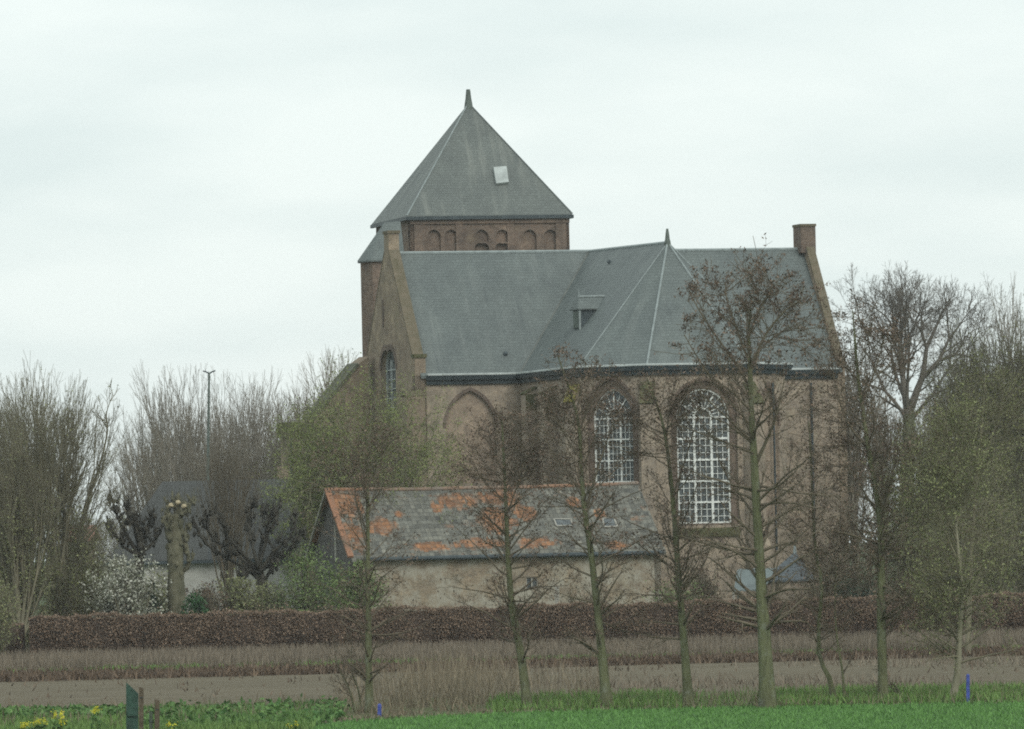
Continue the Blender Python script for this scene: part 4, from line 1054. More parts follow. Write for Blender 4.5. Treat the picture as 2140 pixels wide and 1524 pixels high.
# saplings
sap = [('thin sapling with two bare stems at the foot of the crooked alder', 31, ((1766, 1470), (1760, 1400), (1750, 1340), (1745, 1270), (1748, 1180)), .05, 20),
       ('low twiggy sapling left of the leftmost alder', 32, ((742, 1489), (730, 1440), (712, 1405), (700, 1370)), .035, 14),
       ('low leaning sapling close to the foot of the leftmost alder', 33, ((757, 1490), (748, 1440), (735, 1400), (735, 1340)), .035, 14),
       ('short broken alder stump with a few stems by the grassy bank', 34, ((1888, 1467), (1876, 1440), (1860, 1425)), .06, 6)]
for lab, sd, tp, r0, n1 in sap:
    make_tree('sapling', lab, 'sapling', 'young saplings at the field edge', sd, [(stem_px(tp, .02, sd), r0, .01)],
              [dict(per=n1, t=(0.2, 1), ang=(45, 14), prof=pr(.9, .5, .9), n=5, bend=.06, wig=.14, rk=.5, rmin=.009), dict(per=5, t=(.2, 1), ang=(40, 14), ratio=.55, n=4, bend=.03, wig=.2, rk=.7, rmin=.006)],
              AM, dict(per=1.5, size=.035, jit=.04), MT['alder_bark'])
# pale young birch-like tree at the right with several stems
tp = ((1988, 1467), (2001, 1405), (2005, 1320), (2010, 1230), (2000, 1130), (1994, 1050), (1984, 950), (1978, 880))
b0 = stem_px(tp, .03, 41); yb = b0[0].y
lim = (((2004, 1180), (1975, 1110), (1958, 1070), (1925, 1000), (1906, 935)), ((1998, 1090), (2020, 1050), (2042, 985), (2050, 930)), ((2000, 1130), (1970, 1060), (1950, 1000)), ((2004, 1330), (1975, 1290), (1950, 1265)), ((2008, 1290), (1990, 1270), (1983, 1250)), ((1996, 1000), (2010, 930), (2015, 860)))
make_tree('young_birch', 'young pale-barked tree with many thin stems and green buds beside the alder row', 'birch', None, 41,
          [(b0, .13, .014)] + [([W(q[0], q[1], yb + i * .2 * (1 if j % 2 else -1)) for i, q in enumerate(p)], .034, .01) for j, p in enumerate(lim)],
          alder_levels(42, 2.3, .1, .65, 1.1, .5), [MT['willow_twig'], MT['willow_bud']], dict(per=4, size=.045, asp=1.5, jit=.08, keep=topkeep(1, 4, .25)), plain('pale_bark', (0.17, 0.165, 0.11), 0.4, 2.0, 0.9, 0.1, col2=(0.30, 0.28, 0.21)))
# darker tree standing close to the hedge behind it
b0 = stem_px(((2022, 1372), (2026, 1250), (2031, 1150), (2040, 1020), (2052, 900), (2060, 780)), .05, 42); yb = b0[0].y
make_tree('hedgerow_tree', 'dark slim tree beside the brown hedge at the right, behind the pale young birch', 'tree', None, 42,
          [(b0, .13, .02)] + [([W(q[0], q[1], yb + i * .3 * (1 if j % 2 else -1)) for i, q in enumerate(p)], .05, .014) for j, p in enumerate((((2028, 1180), (2060, 1080), (2090, 980)), ((2035, 1100), (2000, 1000), (1985, 900)), ((2045, 980), (2085, 880), (2100, 800))))],
          alder_levels(44, 3.0, .15, .7, 1.1, .5), [MT['willow_twig'], MT['green_bud']], dict(per=4, size=.06, asp=1.4, jit=.1))

# ================================================================== BEECH AND THE WOOD ON THE RIGHT
def fork_paths(rng, p, d, ln, r, levels, ang, decay, rdec, rmin, up, wig=.06, side=.45, stop=.05):
    """a crown by repeated forking: every shoot ends in two, some throw a side shoot as well"""
    out_ = []
    for k in range(levels):
        n_ = 4; pts = grow_paths(rng, p, d, ln, n_, up, wig); m = len(p)
        r1 = np.maximum(r * rdec, rmin); out_.append((pts, r[:, None] + (r1 - r)[:, None] * np.linspace(0, 1, n_)[None]))
        T = unit(pts[:, -1] - pts[:, -2]); A = unit(np.cross(T, rng.normal(size=(m, 3)))); a = np.radians(ang) * rng.uniform(.6, 1.4, (m, 1))
        d1 = T * np.cos(a * .7) + A * np.sin(a * .7); d2 = T * np.cos(a * 1.25) - A * np.sin(a * 1.25)
        A2 = unit(np.cross(T, A) + .4 * rng.normal(size=(m, 3))); d3 = T * np.cos(a * 1.9) + A2 * np.sin(a * 1.9)
        live = rng.uniform(size=m) > (stop if k > 1 else 0); sd_ = rng.uniform(size=m) < side
        f = decay * rng.uniform(.88, 1.1, m)
        p = np.concatenate([pts[live, -1], pts[live, -1], pts[sd_, 1]]); d = np.concatenate([d1[live], d2[live], d3[sd_]])
        ln = np.concatenate([(ln * f)[live], (ln * f * .92)[live], (ln * f * .85)[sd_]]); r = np.concatenate([r1[live], r1[live] * .92, np.maximum(r1[sd_] * .8, rmin)])
    return out_
def fork_tree(name, label, cat, group, seed, b, trunk, starts, h_top, hwm, mats, levels=8, ang=20, decay=.82, rdec=.68, rmin=.008, up=.03, buds=None, bark=None, r0=.2, side=.45, fit=True):
    """trunk: points; starts: (point, direction, radius) of the first limbs; the crown is grown to height h_top and half-width hwm"""
    rng = np.random.default_rng(seed); root = thing(name, b, label, cat, group)
    P = smooth_path(trunk, 14); tt = np.linspace(0, 1, 14); R = (r0 + (starts[0][2] * 1.25 - r0) * tt) * (1 + .4 * np.exp(-tt * 16)) * (1 + rng.normal(0, .03, 14))
    tr = NM(); tr.add(*tubes(P[None], R[None], 10), 0); tr.build('trunk', bark or mats[0], root, smooth=True)
    p = np.array([tuple(x[0]) for x in starts]); d = np.array([tuple(x[1]) for x in starts]); r = np.array([x[2] for x in starts])
    reach = h_top - p[:, 2]; ln = reach * 1.1 * (1 - decay) / (1 - decay ** levels) * rng.uniform(.85, 1.1, len(p))
    lv = fork_paths(rng, p, d, ln, r, levels, ang, decay, rdec, rmin, up, side=side)
    if fit:
        al = np.concatenate([q[0].reshape(-1, 3) for q in lv[2:]]); z0 = p[:, 2].min(); kz = (h_top - z0) / (np.percentile(al[:, 2], 99.97) - z0)
        cx = np.array([b.x, b.y]); kr = hwm / np.percentile(np.abs(al[:, :2] - cx), 93)
        for q, _ in lv: q[..., 2] = z0 + (q[..., 2] - z0) * kz; q[..., :2] = cx + (q[..., :2] - cx) * kr
    crown = NM()
    for k, (pts, rr) in enumerate(lv):
        crown.add(*tubes(pts, rr, 6 if k < 2 else (4 if k < 4 else 3)), 0)
        if buds and k >= buds.get('from', levels - 3):
            nb = int(len(pts) * buds['per']); i = rng.integers(0, len(pts), nb); j = rng.integers(0, 4, nb); c = pts[i, j] + rng.normal(size=(nb, 3)) * buds.get('jit', .05)
            if 'keep' in buds: c = c[buds['keep'](c, rng)]
            crown.add(*leafs(rng, c, buds['size'], buds.get('asp', 1.6), buds.get('droop', 0)), 1)
    crown.build('crown', mats, root); return root
BY = 378
b = base(1892, BY); tp_ = [b] + [W(q[0], q[1], BY) for q in ((1894, 1080), (1897, 960), (1900, 890), (1899, 865))]
Vn = lambda x, y, z: Vector((x, y, z)).normalized()
fork_tree('beech_tree', 'tall bare beech with a wide rounded fan-shaped crown right of the church', 'beech', None, 53, b, tp_,
          [(tp_[-1], Vn(-.22, .12, 1), .26), (tp_[-1] - UP * .2, Vn(.42, -.1, 1), .26), (tp_[-2] + UP * .2, Vn(-.75, -.2, .8), .13), (tp_[-2], Vn(.8, .3, .75), .12), (tp_[-1], Vn(0, -.5, 1), .14), (tp_[-1], Vn(.1, .55, 1), .14)],
          W(1905, 548, BY).z, 158 * BY / FPX, [MT['beech_twig'], MT['far_bud']], 10, 24, .81, .68, .0078, .0, None, MT['beech_bark'], .5, .45)
def bare_tree(name, label, cat, group, px, ytop, Y, hw, seed, mats, ang=20, n0=6, lv=8, tk=.16, up=.03, buds=None, rm=.008, bark=None, r0=None, decay=.82, side=.45, tilt=None):
    r_ = random.Random(seed); b = base(px, Y); h = W(px, ytop, Y).z; hwm = hw * Y / FPX; r0 = r0 or h * .016
    top = b + Vector((r_.uniform(-.02, .02) * h, r_.uniform(-.02, .02) * h, h * tk)); tk_ = [b, b.lerp(top, .5), top]
    tl = tilt or math.atan(1.15 * hwm / (h * (1 - tk))); st = []
    for k in range(n0):
        az = 2 * math.pi * k / n0 + r_.uniform(-.4, .4); a = tl * (r_.uniform(.25, 1.0) if k else .05)
        st.append((top - UP * r_.uniform(0, .35) * h * tk, Vector((math.sin(a) * math.cos(az), math.sin(a) * math.sin(az), math.cos(a))), r0 * r_.uniform(.4, .62)))
    st[0] = (top, st[0][1], r0 * .62)
    return fork_tree(name, label, cat, group, seed, b, tk_, st, h, hwm, mats, lv, ang, decay, .68, rm, up, buds, bark, r0, side)
FM = [MT['far_twig'], MT['far_bud']]
GW = 'bare trees of the wood right of the church'
wa = bare_tree('bare_tree', 'bushy bare tree filling the gap between the church gable and the tall beech', 'tree', GW, 1790, 640, 372, 62, 61, FM, ang=25, n0=7, lv=8, tk=.2, up=.0)
wb = bare_tree('bare_tree', 'bare tree at the right flank of the tall beech', 'tree', GW, 2035, 650, 392, 75, 62, FM, ang=25, n0=7, lv=8, tk=.22, up=.0)
for src, px, Y, sc, rz, lab in ((wa, 1745, 390, .96, 2.1, 'lower bare tree rising just beside the right church gable wall'),
                                (wb, 2125, 388, 1.10, 1.3, 'bare tree at the right picture edge, tall above the green thicket'),
                                (wa, 1850, 398, .92, 4.0, 'bare tree directly behind the trunk of the tall beech'),
                                (wb, 1960, 405, .84, 2.9, 'shorter bare tree behind the tall beech, right of its trunk')):
    copy_thing(src, 'bare_tree', base(px, Y), rz, sc, lab, 'tree', GW)
MT['bud_twig'] = plain('bud_twig', (0.125, 0.115, 0.08), 0.25, 1.0, 0.9, 0.1)
GM = [MT['bud_twig'], MT['green_bud']]
GG = 'trees coming into green bud on the right'
BUD = dict(per=1.5, size=.07, asp=1.4, jit=.16)
ga = bare_tree('budding_tree', 'large tree hazy with green buds at the right edge of the view', 'tree', GG, 2100, 640, 335, 130, 71, GM, ang=24, n0=13, lv=8, tk=.08, up=-.005, buds=BUD, rm=.009, side=.55, tilt=.75)
gb = bare_tree('budding_tree', 'rounded green-budding tree right of the tall beech trunk', 'tree', GG, 2000, 835, 322, 100, 72, GM, ang=24, n0=13, lv=8, tk=.07, up=-.005, buds=BUD, rm=.009, side=.55, tilt=.8)
for src, px, Y, sc, rz, lab in ((gb, 2085, 312, .86, 1.7, 'low green-budding tree behind the hedge at the right edge'),
                                (gb, 1915, 330, .78, 3.6, 'low green-budding tree in front of the foot of the tall beech'),
                                (ga, 2175, 338, 1.1, 2.5, 'tall green-budding tree partly cut off by the right picture edge'), (ga, 2035, 346, .92, 4.4, 'green-budding tree between the tall beech and the right edge')):
    copy_thing(src, 'budding_tree', base(px, Y), rz, sc, lab, 'tree', GG)

# ================================================================== TREES ON THE LEFT
GL = 'multi-stemmed willows on the left'
WM = [MT['willow_twig'], MT['willow_bud']]
def lowkeep(z0, z1, pmin):
    def kf(c, rng): return rng.uniform(size=len(c)) < pmin + (1 - pmin) * (1 - np.clip((c[:, 2] - z0) / (z1 - z0), 0, 1))
    return kf
def coppice(label, px, ytop, Y, hw, seed, n0=9, tilt=.34):
    return bare_tree('willow_tree', label, 'willow', GL, px, ytop, Y, hw, seed, WM, ang=14, n0=n0, lv=8, tk=.05, up=.0, rm=.0066, r0=.22, decay=.83, side=.5, tilt=tilt,
                     buds={'per': 1.6, 'size': .062, 'asp': 1.7, 'jit': .08, 'from': 3, 'keep': lowkeep(2.0, 8.0, .10)})
coppice('leftmost multi-stemmed willow, cut by the left picture edge', -20, 768, 300, 110, 81)
coppice('dense multi-stemmed willow in the middle of the left clump', 62, 762, 303, 118, 82)
coppice('outer multi-stemmed willow at the right end of the left clump', 128, 758, 298, 122, 83)
coppice('lower multi-stemmed willow in front of the left clump, thick with green buds', 45, 860, 293.5, 60, 85, 9, .45)
b = base(140, 299)
make_tree('willow_tree', 'single thin willow stem arching out beside the left clump', 'willow', GL, 84, [([b] + [W(q[0], q[1], 299) for q in ((165, 1110), (205, 985), (224, 905), (222, 865), (236, 825))], .09, .015)],
          [dict(per=14, t=(.45, 1), ang=(34, 12), prof=pr(1.1, .7, .7), n=5, bend=.06, wig=.1, rk=.45, rmin=.014), dict(per=6, t=(.2, 1), ang=(30, 10), ratio=.6, n=4, bend=.04, wig=.15, rk=.7, rmin=.01)], WM, dict(per=.6, size=.06, jit=.05), MT['willow_twig'])
# far bare trees behind the house
GF = 'bare trees behind the dark-roofed house'
fa = bare_tree('bare_tree', 'bare upswept tree behind the light mast, left of the church', 'tree', GF, 400, 758, 402, 95, 91, FM, ang=15, n0=9, lv=8, tk=.10, up=.0, rm=.0075, tilt=.38)
fb = bare_tree('bare_tree', 'bare tree with a dense rounded crown behind the ridge of the dark roof', 'tree', GF, 560, 775, 408, 105, 92, FM, ang=19, n0=10, lv=8, tk=.10, up=-.005, rm=.0075, tilt=.5)
for src, px, Y, ytop, rz, lab in ((fb, 300, 398, 880, 1.0, 'low far bare tree over the left hip of the dark roof'),
                                  (fa, 345, 408, 825, 2.2, 'slim far bare tree just left of the light mast'),
                                  (fa, 480, 412, 785, 4.1, 'bare tree just right of the light mast'),
                                  (fb, 625, 405, 775, 2.6, 'bare tree above the right end of the dark roof, beside the mossy annex'),
                                  (fa, 685, 410, 738, 5.2, 'tallest far bare tree close to the church turret'),
                                  (fb, 735, 414, 752, 3.3, 'bare tree half hidden by the corner of the church tower'),
                                  (fb, 440, 396, 880, 5.5, 'low bushy bare tree in front of the far row behind the house'),
                                  (fb, 520, 398, 870, 0.6, 'low bushy bare tree behind the middle of the dark roof ridge'),
                                  (fb, 600, 399, 865, 1.9, 'low bushy bare tree behind the right end of the dark roof'),
                                  (fb, 680, 399, 850, 4.4, 'low bushy bare tree behind the mossy annex')):
    h_src = W(400, 768, 402).z if src is fa else W(560, 790, 408).z
    copy_thing(src, 'bare_tree', base(px, Y), rz, W(px, ytop, Y).z / h_src, lab, 'tree', GF)
far_wood = [(-60, 430), (20, 425), (100, 432), (180, 428), (240, 424), (800, 432), (1500, 440), (1650, 430)]
for i, (px, Y) in enumerate(((195, 420), (250, 418))):
    copy_thing(fb, 'bare_tree', base(px, Y), i * 2.0, .5, ('small far bare tree low between the willows and the house', 'small far bare tree just left of the dark roof')[i], 'tree', GF)
bare_tree('budding_tree', 'slim brown-green budding tree before the mossy annex, left of the spring-green birch', 'tree', None, 668, 836, 333, 58, 98, [MT['willow_twig'], MT['birch_leaf']], ang=18, n0=6, lv=8, tk=.1, up=.04, buds=dict(per=3.2, size=.062, jit=.14), rm=.007)
# green tree in spring leaf before the left gable
bare_tree('weeping_birch', 'birch in thin green spring leaf covering the corner of the left church gable', 'birch', None, 764, 742, 327, 178, 95, [MT['willow_twig'], MT['birch_leaf']],
          ang=25, n0=11, lv=8, tk=.34, up=-.02, rm=.0065, side=.5, tilt=1.15, buds={'per': 3.6, 'size': .064, 'asp': 1.6, 'jit': .12, 'droop': .5, 'from': 4}, bark=MT['old_willow'])

# ================================================================== SHRUBS, POLLARDS, HEDGE
def shrub(name, label, cat, px, Y, hw, ytop, leaf, seed, n=5200, size=.09, stems=9, twig='willow_twig', group=None, cone=0.0, fill=.35, asp=1.5, clump=.16, ltw=True):
    rng = np.random.default_rng(seed); b = base(px, Y); h = W(px, ytop, Y).z; rx = hw * Y / FPX
    root = thing(name, b, label, cat, group); nm = NM()
    az = rng.uniform(0, 2 * np.pi, stems); e = rng.uniform(.3, 1, stems)
    dr = np.stack([np.cos(az) * rx * .7 * e, np.sin(az) * rx * .7 * e, np.full(stems, h * .8)], 1)
    st_ = np.tile(np.array(b), (stems, 1)) + rng.normal(size=(stems, 3)) * np.array([rx * .15, rx * .15, 0])
    P0 = grow_paths(rng, st_, dr, np.full(stems, h * .92) * rng.uniform(.6, 1, stems), 7, .02, .07)
    R0 = np.linspace(.05, .012, 7)[None, :] * np.ones((stems, 1)); v, qd = tubes(P0, R0, 4); nm.add(v, qd, 0)
    P1, R1, l1 = sprout(rng, P0, R0, np.full(stems, h), dict(per=12, t=(.15, 1), ang=(42, 14), prof=pr(max(rx, h * .3) * .75, .4, .9), n=6, bend=.04, wig=.14, rk=.5, rmin=.011)); v, qd = tubes(P1, R1, 3); nm.add(v, qd, 0)
    P2, R2, l2 = sprout(rng, P1, R1, l1, dict(per=7, t=(.1, 1), ang=(40, 14), ratio=.6, n=4, bend=.03, wig=.18, rk=.7, rmin=.008)); v, qd = tubes(P2, R2, 3); nm.add(v, qd, 0)
    k = int(n * fill) if ltw else 0
    if k:
        i = rng.integers(0, len(P2), k); j = rng.integers(0, 4, k); c = P2[i, j] + rng.normal(size=(k, 3)) * .08; v, qd = leafs(rng, c, size, asp); nm.add(v, qd, 1)
    nc = max(10, int(n / 60)); cc = rng.normal(size=(nc, 3)); cc = unit(cc) * rng.uniform(.35, .95, (nc, 1)) ** .6
    zc = np.clip((cc[:, 2] + 1) / 2, .02, 1); wdt = 1 - cone * zc
    cen = np.stack([cc[:, 0] * rx * wdt, cc[:, 1] * rx * .8 * wdt, zc * h * .95], 1) + np.array(b)
    i = rng.integers(0, nc, n - k); c = cen[i] + rng.normal(size=(n - k, 3)) * np.array([1, 1, 1]) * clump * max(rx, .5); c[:, 2] = np.maximum(c[:, 2], .05)
    v, qd = leafs(rng, c, size, asp); nm.add(v, qd, 1)
    nm.build('foliage', [MT[twig], MT[leaf]], root); return root
shrub('blossom_shrub', 'shrub in white blossom between the willows and the old pollard', 'shrub', 272, 295.6, 76, 1135, 'blossom', 101, 8500, .08, 16, 'willow_twig', fill=.8, clump=.2)
shrub('conifer', 'small dark cone-shaped conifer at the foot of the old pollard willow', 'conifer', 322, 296, 19, 1195, 'conifer', 102, 3800, .07, 3, 'pollard', cone=.8, fill=.1, clump=.12)
shrub('evergreen_bush', 'dark green rounded bush right of the old pollard trunk', 'bush', 412, 296, 34, 1232, 'evergreen', 103, 4200, .075, 5, 'pollard', fill=.1, clump=.15)
shrub('evergreen_bush', 'low dark bush left of the small conifer, over the hedge', 'bush', 243, 296, 30, 1240, 'conifer', 104, 3000, .075, 5, 'pollard', fill=.1, clump=.16)
shrub('leafy_bush', 'broad fresh green bush before the left end of the barn', 'bush', 655, 300, 75, 1130, 'bush_leaf', 105, 6000, .085, 12, fill=.45, clump=.17)
shrub('leafy_bush', 'green bush against the barn wall behind the leftmost alder', 'bush', 755, 302, 62, 1160, 'bush_leaf', 106, 5200, .085, 10, fill=.45, clump=.17)
shrub('leafy_bush', 'greyish twiggy bush left of the fresh green bush', 'bush', 540, 301, 60, 1200, 'willow_bud', 107, 3200, .07, 12, fill=.7, clump=.2)
shrub('leafy_bush', 'low dark green bush above the hedge below the great window', 'bush', 1420, 300, 68, 1205, 'bush_leaf', 108, 3300, .075, 12, fill=.6, clump=.2)
shrub('leafy_bush', 'small brown twiggy bush against the pale barn wall', 'bush', 1245, 300, 50, 1215, 'alder_cone', 109, 1800, .06, 12, fill=.8, clump=.2)
shrub('evergreen_bush', 'dark evergreen bush over the hedge left of the straight alder', 'bush', 1785, 298, 46, 1205, 'conifer', 110, 3600, .075, 7, 'pollard', fill=.2, clump=.17)
for i, (px, Y, hw, yt, lf, lab) in enumerate(((30, 296, 70, 1090, 'willow_bud', 'green-grey thicket at the foot of the leftmost willow'), (158, 304, 62, 1052, 'willow_bud', 'green-grey thicket in front of the small red-roofed house'), (130, 297, 70, 1110, 'green_bud', 'green-grey thicket under the middle willows'),
                                              (195, 300, 55, 1120, 'green_bud', 'thin green thicket between the willows and the blossom shrub'),
                                              (-15, 285, 60, 1170, 'willow_bud', 'dense thicket at the left picture edge where the hedge ends'),
                                              (1800, 306, 80, 1010, 'alder_cone', 'brown twiggy thicket hiding the foot of the right church wall'), (1890, 308, 80, 1000, 'green_bud', 'green-brown thicket behind the straight alder'),
                                              (1975, 302, 85, 1040, 'green_bud', 'green-brown thicket behind the pale young birch'), (2075, 300, 85, 1000, 'green_bud', 'green thicket at the right picture edge above the hedge'),
                                              (1720, 304, 55, 1110, 'alder_cone', 'low brown thicket right of the slate shed'), (1480, 306, 60, 1165, 'alder_cone', 'low brown twiggy thicket under the great window'),
                                              (440, 301, 45, 1208, 'alder_cone', 'grey twiggy thicket before the white house wall, right of the dark green bush'), (490, 302, 50, 1190, 'willow_bud', 'grey-green thicket around the foot of the light mast'),
                                              (575, 302, 50, 1212, 'willow_bud', 'low thicket at the foot of the wide knobbly pollard'), (330, 303, 45, 1190, 'willow_bud', 'thin thicket behind the old willow stub'), (2160, 303, 80, 960, 'green_bud', 'green thicket running out of the picture on the right'))):
    shrub('thicket', lab, 'thicket', px, Y, hw, yt, lf, 120 + i, 3000, .075, 16, 'willow_twig', 'twiggy thickets behind the hedge', fill=.75, clump=.2)
def knobby(label, b, limbs, seed, r0, m, cut=None):
    r_ = random.Random(seed); root = thing('pollard_tree', b, label, 'pollard tree', 'pollarded trees before the house')
    mb = MB(); P = limbs[0]; n_ = len(P)
    Ps = [Vector(x) for x in smooth_path(P, 16)]; mb.tube(Ps, [r0 * (1.2 - .35 * i / 15) * r_.uniform(.9, 1.1) * (1 + .25 * math.exp(-i)) for i in range(16)], 11)
    for i in range(26): q = Ps[r_.randrange(2, 16)]; a_ = r_.uniform(0, 6.28); mb.ball(q + Vector((math.cos(a_) * r0 * .85, math.sin(a_) * r0 * .85, r_.uniform(-.2, .2))), r0 * r_.uniform(.2, .42), r0 * r_.uniform(.2, .42), r0 * r_.uniform(.3, .8), r_, .4, 7, 5)
    mb.build('trunk', m, root, True)
    mb = MB(); nm = NM(); ends = []
    for L_ in limbs[1:]:
        Ls = [Vector(x) for x in smooth_path(L_, 9)]
        mb.tube(Ls, [max(.055, r0 * (.42 - .03 * i)) * r_.uniform(.75, 1.25) for i in range(9)], 7)
        for k in range(3, 9):
            for _ in range(3):
                c = Ls[k] + Vector((r_.uniform(-.24, .24), r_.uniform(-.24, .24), r_.uniform(-.12, .22))); rr = r_.uniform(.04, .115); mb.ball(c, rr * r_.uniform(.7, 1.3), rr, rr * r_.uniform(.8, 1.9), r_, .45, 7, 5); ends.append(c)
                if r_.random() < .35: mb.tube([Ls[k], c, c + Vector((r_.uniform(-.18, .18), r_.uniform(-.18, .18), r_.uniform(.1, .4)))], [.08, .06, .045], 5)
    mb.build('limbs', m, root, True)
    rng = np.random.default_rng(seed); E = np.array([tuple(e) for e in ends]); k = 2
    st_ = np.repeat(E, k, 0); dr = rng.normal(size=st_.shape) * .5 + np.array([0, 0, 1.0]); P = grow_paths(rng, st_, dr, rng.uniform(.2, .8, len(st_)), 4, .05, .12)
    v, qd = tubes(P, np.linspace(.018, .007, 4)[None, :] * np.ones((len(P), 1)), 3); nm.add(v, qd, 0); nm.build('shoots', [m], root)
    if cut:
        for c in cut: MB().ball(c, .13, .1, .1, r_, .2).build('cut_face', MT['cut_wood'], root)
    return root
def PX(Y, *pts): return [W(a, b_, Y + random.Random(a * 7 + b_).uniform(-.5, .5)) for a, b_ in pts]
b = base(372, 297)
old = knobby('thick old pollard willow stub with pale cut wood at its top, behind the hedge', b, [[b, W(367, 1200, 297), W(366, 1140, 297), W(368, 1075, 297)],
      PX(297, (372, 1200), (395, 1180), (386, 1130), (390, 1095)), PX(297, (355, 1130), (348, 1095), (350, 1060)), PX(297, (366, 1090), (370, 1065), (372, 1050)), PX(297, (370, 1085), (392, 1065), (398, 1050))],
      141, .37, MT['old_willow'], [W(357, 1056, 296.5), W(372, 1050, 296.5), W(384, 1058, 296.5)])
rng = np.random.default_rng(7)
b = base(287, 306)
knobby('dark knobbly pollard left of the old willow stub, before the hipped roof end', b, [[b, W(288, 1250, 306), W(290, 1190, 306), W(292, 1150, 306)],
      PX(306, (291, 1160), (265, 1120), (245, 1080), (235, 1045)), PX(306, (291, 1150), (280, 1100), (262, 1060)), PX(306, (292, 1150), (305, 1110), (318, 1075)), PX(306, (292, 1155), (320, 1135), (340, 1100)), PX(306, (290, 1160), (255, 1140), (232, 1100)), PX(306, (292, 1150), (290, 1115), (285, 1085))],
      142, .26, MT['pollard'])
b = base(548, 305)
knobby('wide dark knobbly pollard with crooked arms beside the mossy annex', b, [[b, W(547, 1240, 305), W(545, 1215, 305), W(540, 1190, 305)],
      PX(305, (541, 1200), (575, 1150), (605, 1125), (622, 1075)), PX(305, (541, 1195), (590, 1165), (612, 1140), (630, 1115)), PX(305, (540, 1190), (548, 1130), (575, 1090), (582, 1055)),
      PX(305, (540, 1190), (525, 1130), (520, 1090), (528, 1050)), PX(305, (540, 1195), (500, 1150), (470, 1110), (458, 1075)), PX(305, (540, 1200), (480, 1170), (425, 1130), (402, 1080)), PX(305, (540, 1190), (560, 1110), (555, 1065)),
      PX(305, (540, 1195), (500, 1165), (440, 1120), (430, 1065)), PX(305, (548, 1220), (520, 1195), (505, 1205)), PX(305, (546, 1225), (570, 1185), (582, 1160))],
      143, .24, MT['pollard'])
# grey twiggy tree in front of the house, right of the mast
bare_tree('bare_tree', 'grey twiggy tree in front of the dark roof between mast and annex', 'tree', None, 478, 905, 310, 60, 144, [MT['alder_twig'], MT['alder_cone']], ang=17, n0=7, lv=7, tk=.1, up=.05, rm=.006)

# clipped beech hedge in brown winter leaf
def hedge(label, x0, x1, Y, h, seed, dens, thick=1.3):
    rng = np.random.default_rng(seed); nm = NM(); n_ = int((x1 - x0) * dens)
    X = rng.uniform(x0, x1, n_); face = rng.uniform(size=n_); top = face < .3
    hz = h + .05 * np.sin(X * .9) + .04 * np.sin(X * 2.3 + 1) + .03 * np.sin(X * 7.1) + np.where(rng.uniform(size=n_) < .06, rng.exponential(.10, n_), 0)
    Z = np.where(top, hz + rng.normal(0, .035, n_), hz * rng.uniform(.03, 1, n_) ** .9)
    Yv = np.where(top, Y + rng.uniform(0, thick, n_), Y + np.abs(rng.normal(0, .10, n_)) + .10 * np.sin(X * 1.7) * np.sin(Z * 3))
    thin_ = rng.uniform(size=n_) < np.clip(Z / .9, .15, 1) * np.clip(.75 + .45 * np.sin(X * 1.13) * np.sin(X * .37 + 1) + .25 * np.sin(X * 3.9 + Z * 2), .35, 1)
    c = np.stack([X, Yv, Z], 1)[thin_]; v, q = leafs(rng, c, .062, 1.45); nm.add(v, q, 1)
    # core of twigs
    m_ = int((x1 - x0) / .5); xs = np.linspace(x0, x1, m_ + 1)
    y0 = Y + .16 + rng.normal(0, .03, (m_ + 1, 5)); zl = np.array([0, .5, 1.0, 1.5, h - .08])
    fr_ = np.stack([np.repeat(xs[:, None], 5, 1), y0, np.repeat(zl[None], m_ + 1, 0)], -1)
    bk = fr_.copy(); bk[..., 1] = Y + thick - .05
    ring = np.concatenate([fr_, bk[:, ::-1]], 1); k = ring.shape[1]; idx = np.arange((m_ + 1) * k).reshape(m_ + 1, k)
    a = idx[:-1]; bq = np.roll(a, -1, 1); d2 = idx[1:]; c2 = np.roll(d2, -1, 1); nm.add(ring, np.stack([a, bq, c2, d2], -1), 0)
    st_ = np.stack([rng.uniform(x0, x1, 900), Y + rng.uniform(-.02, .15, 900), np.zeros(900)], 1)
    P = grow_paths(rng, st_, np.tile([0, -.05, 1.0], (900, 1)), rng.uniform(.6, 1.6, 900), 5, .02, .12); v, q = tubes(P, np.linspace(.018, .008, 5)[None] * np.ones((900, 1)), 3); nm.add(v, q, 0)
    o = nm.build('beech_hedge', [MT['hedge_core'], MT['hedge_leaf']]); tag(o, label, 'hedge'); return o
hx0 = base(62, 290).x
hedge('long clipped beech hedge in brown winter leaf running right across below the church', hx0, 36, 290, 2.1, 151, 3000)
hedge('short darker stretch of brown hedge under the willows at the left edge', -34, hx0 - .35, 290.8, 1.85, 152, 1300)

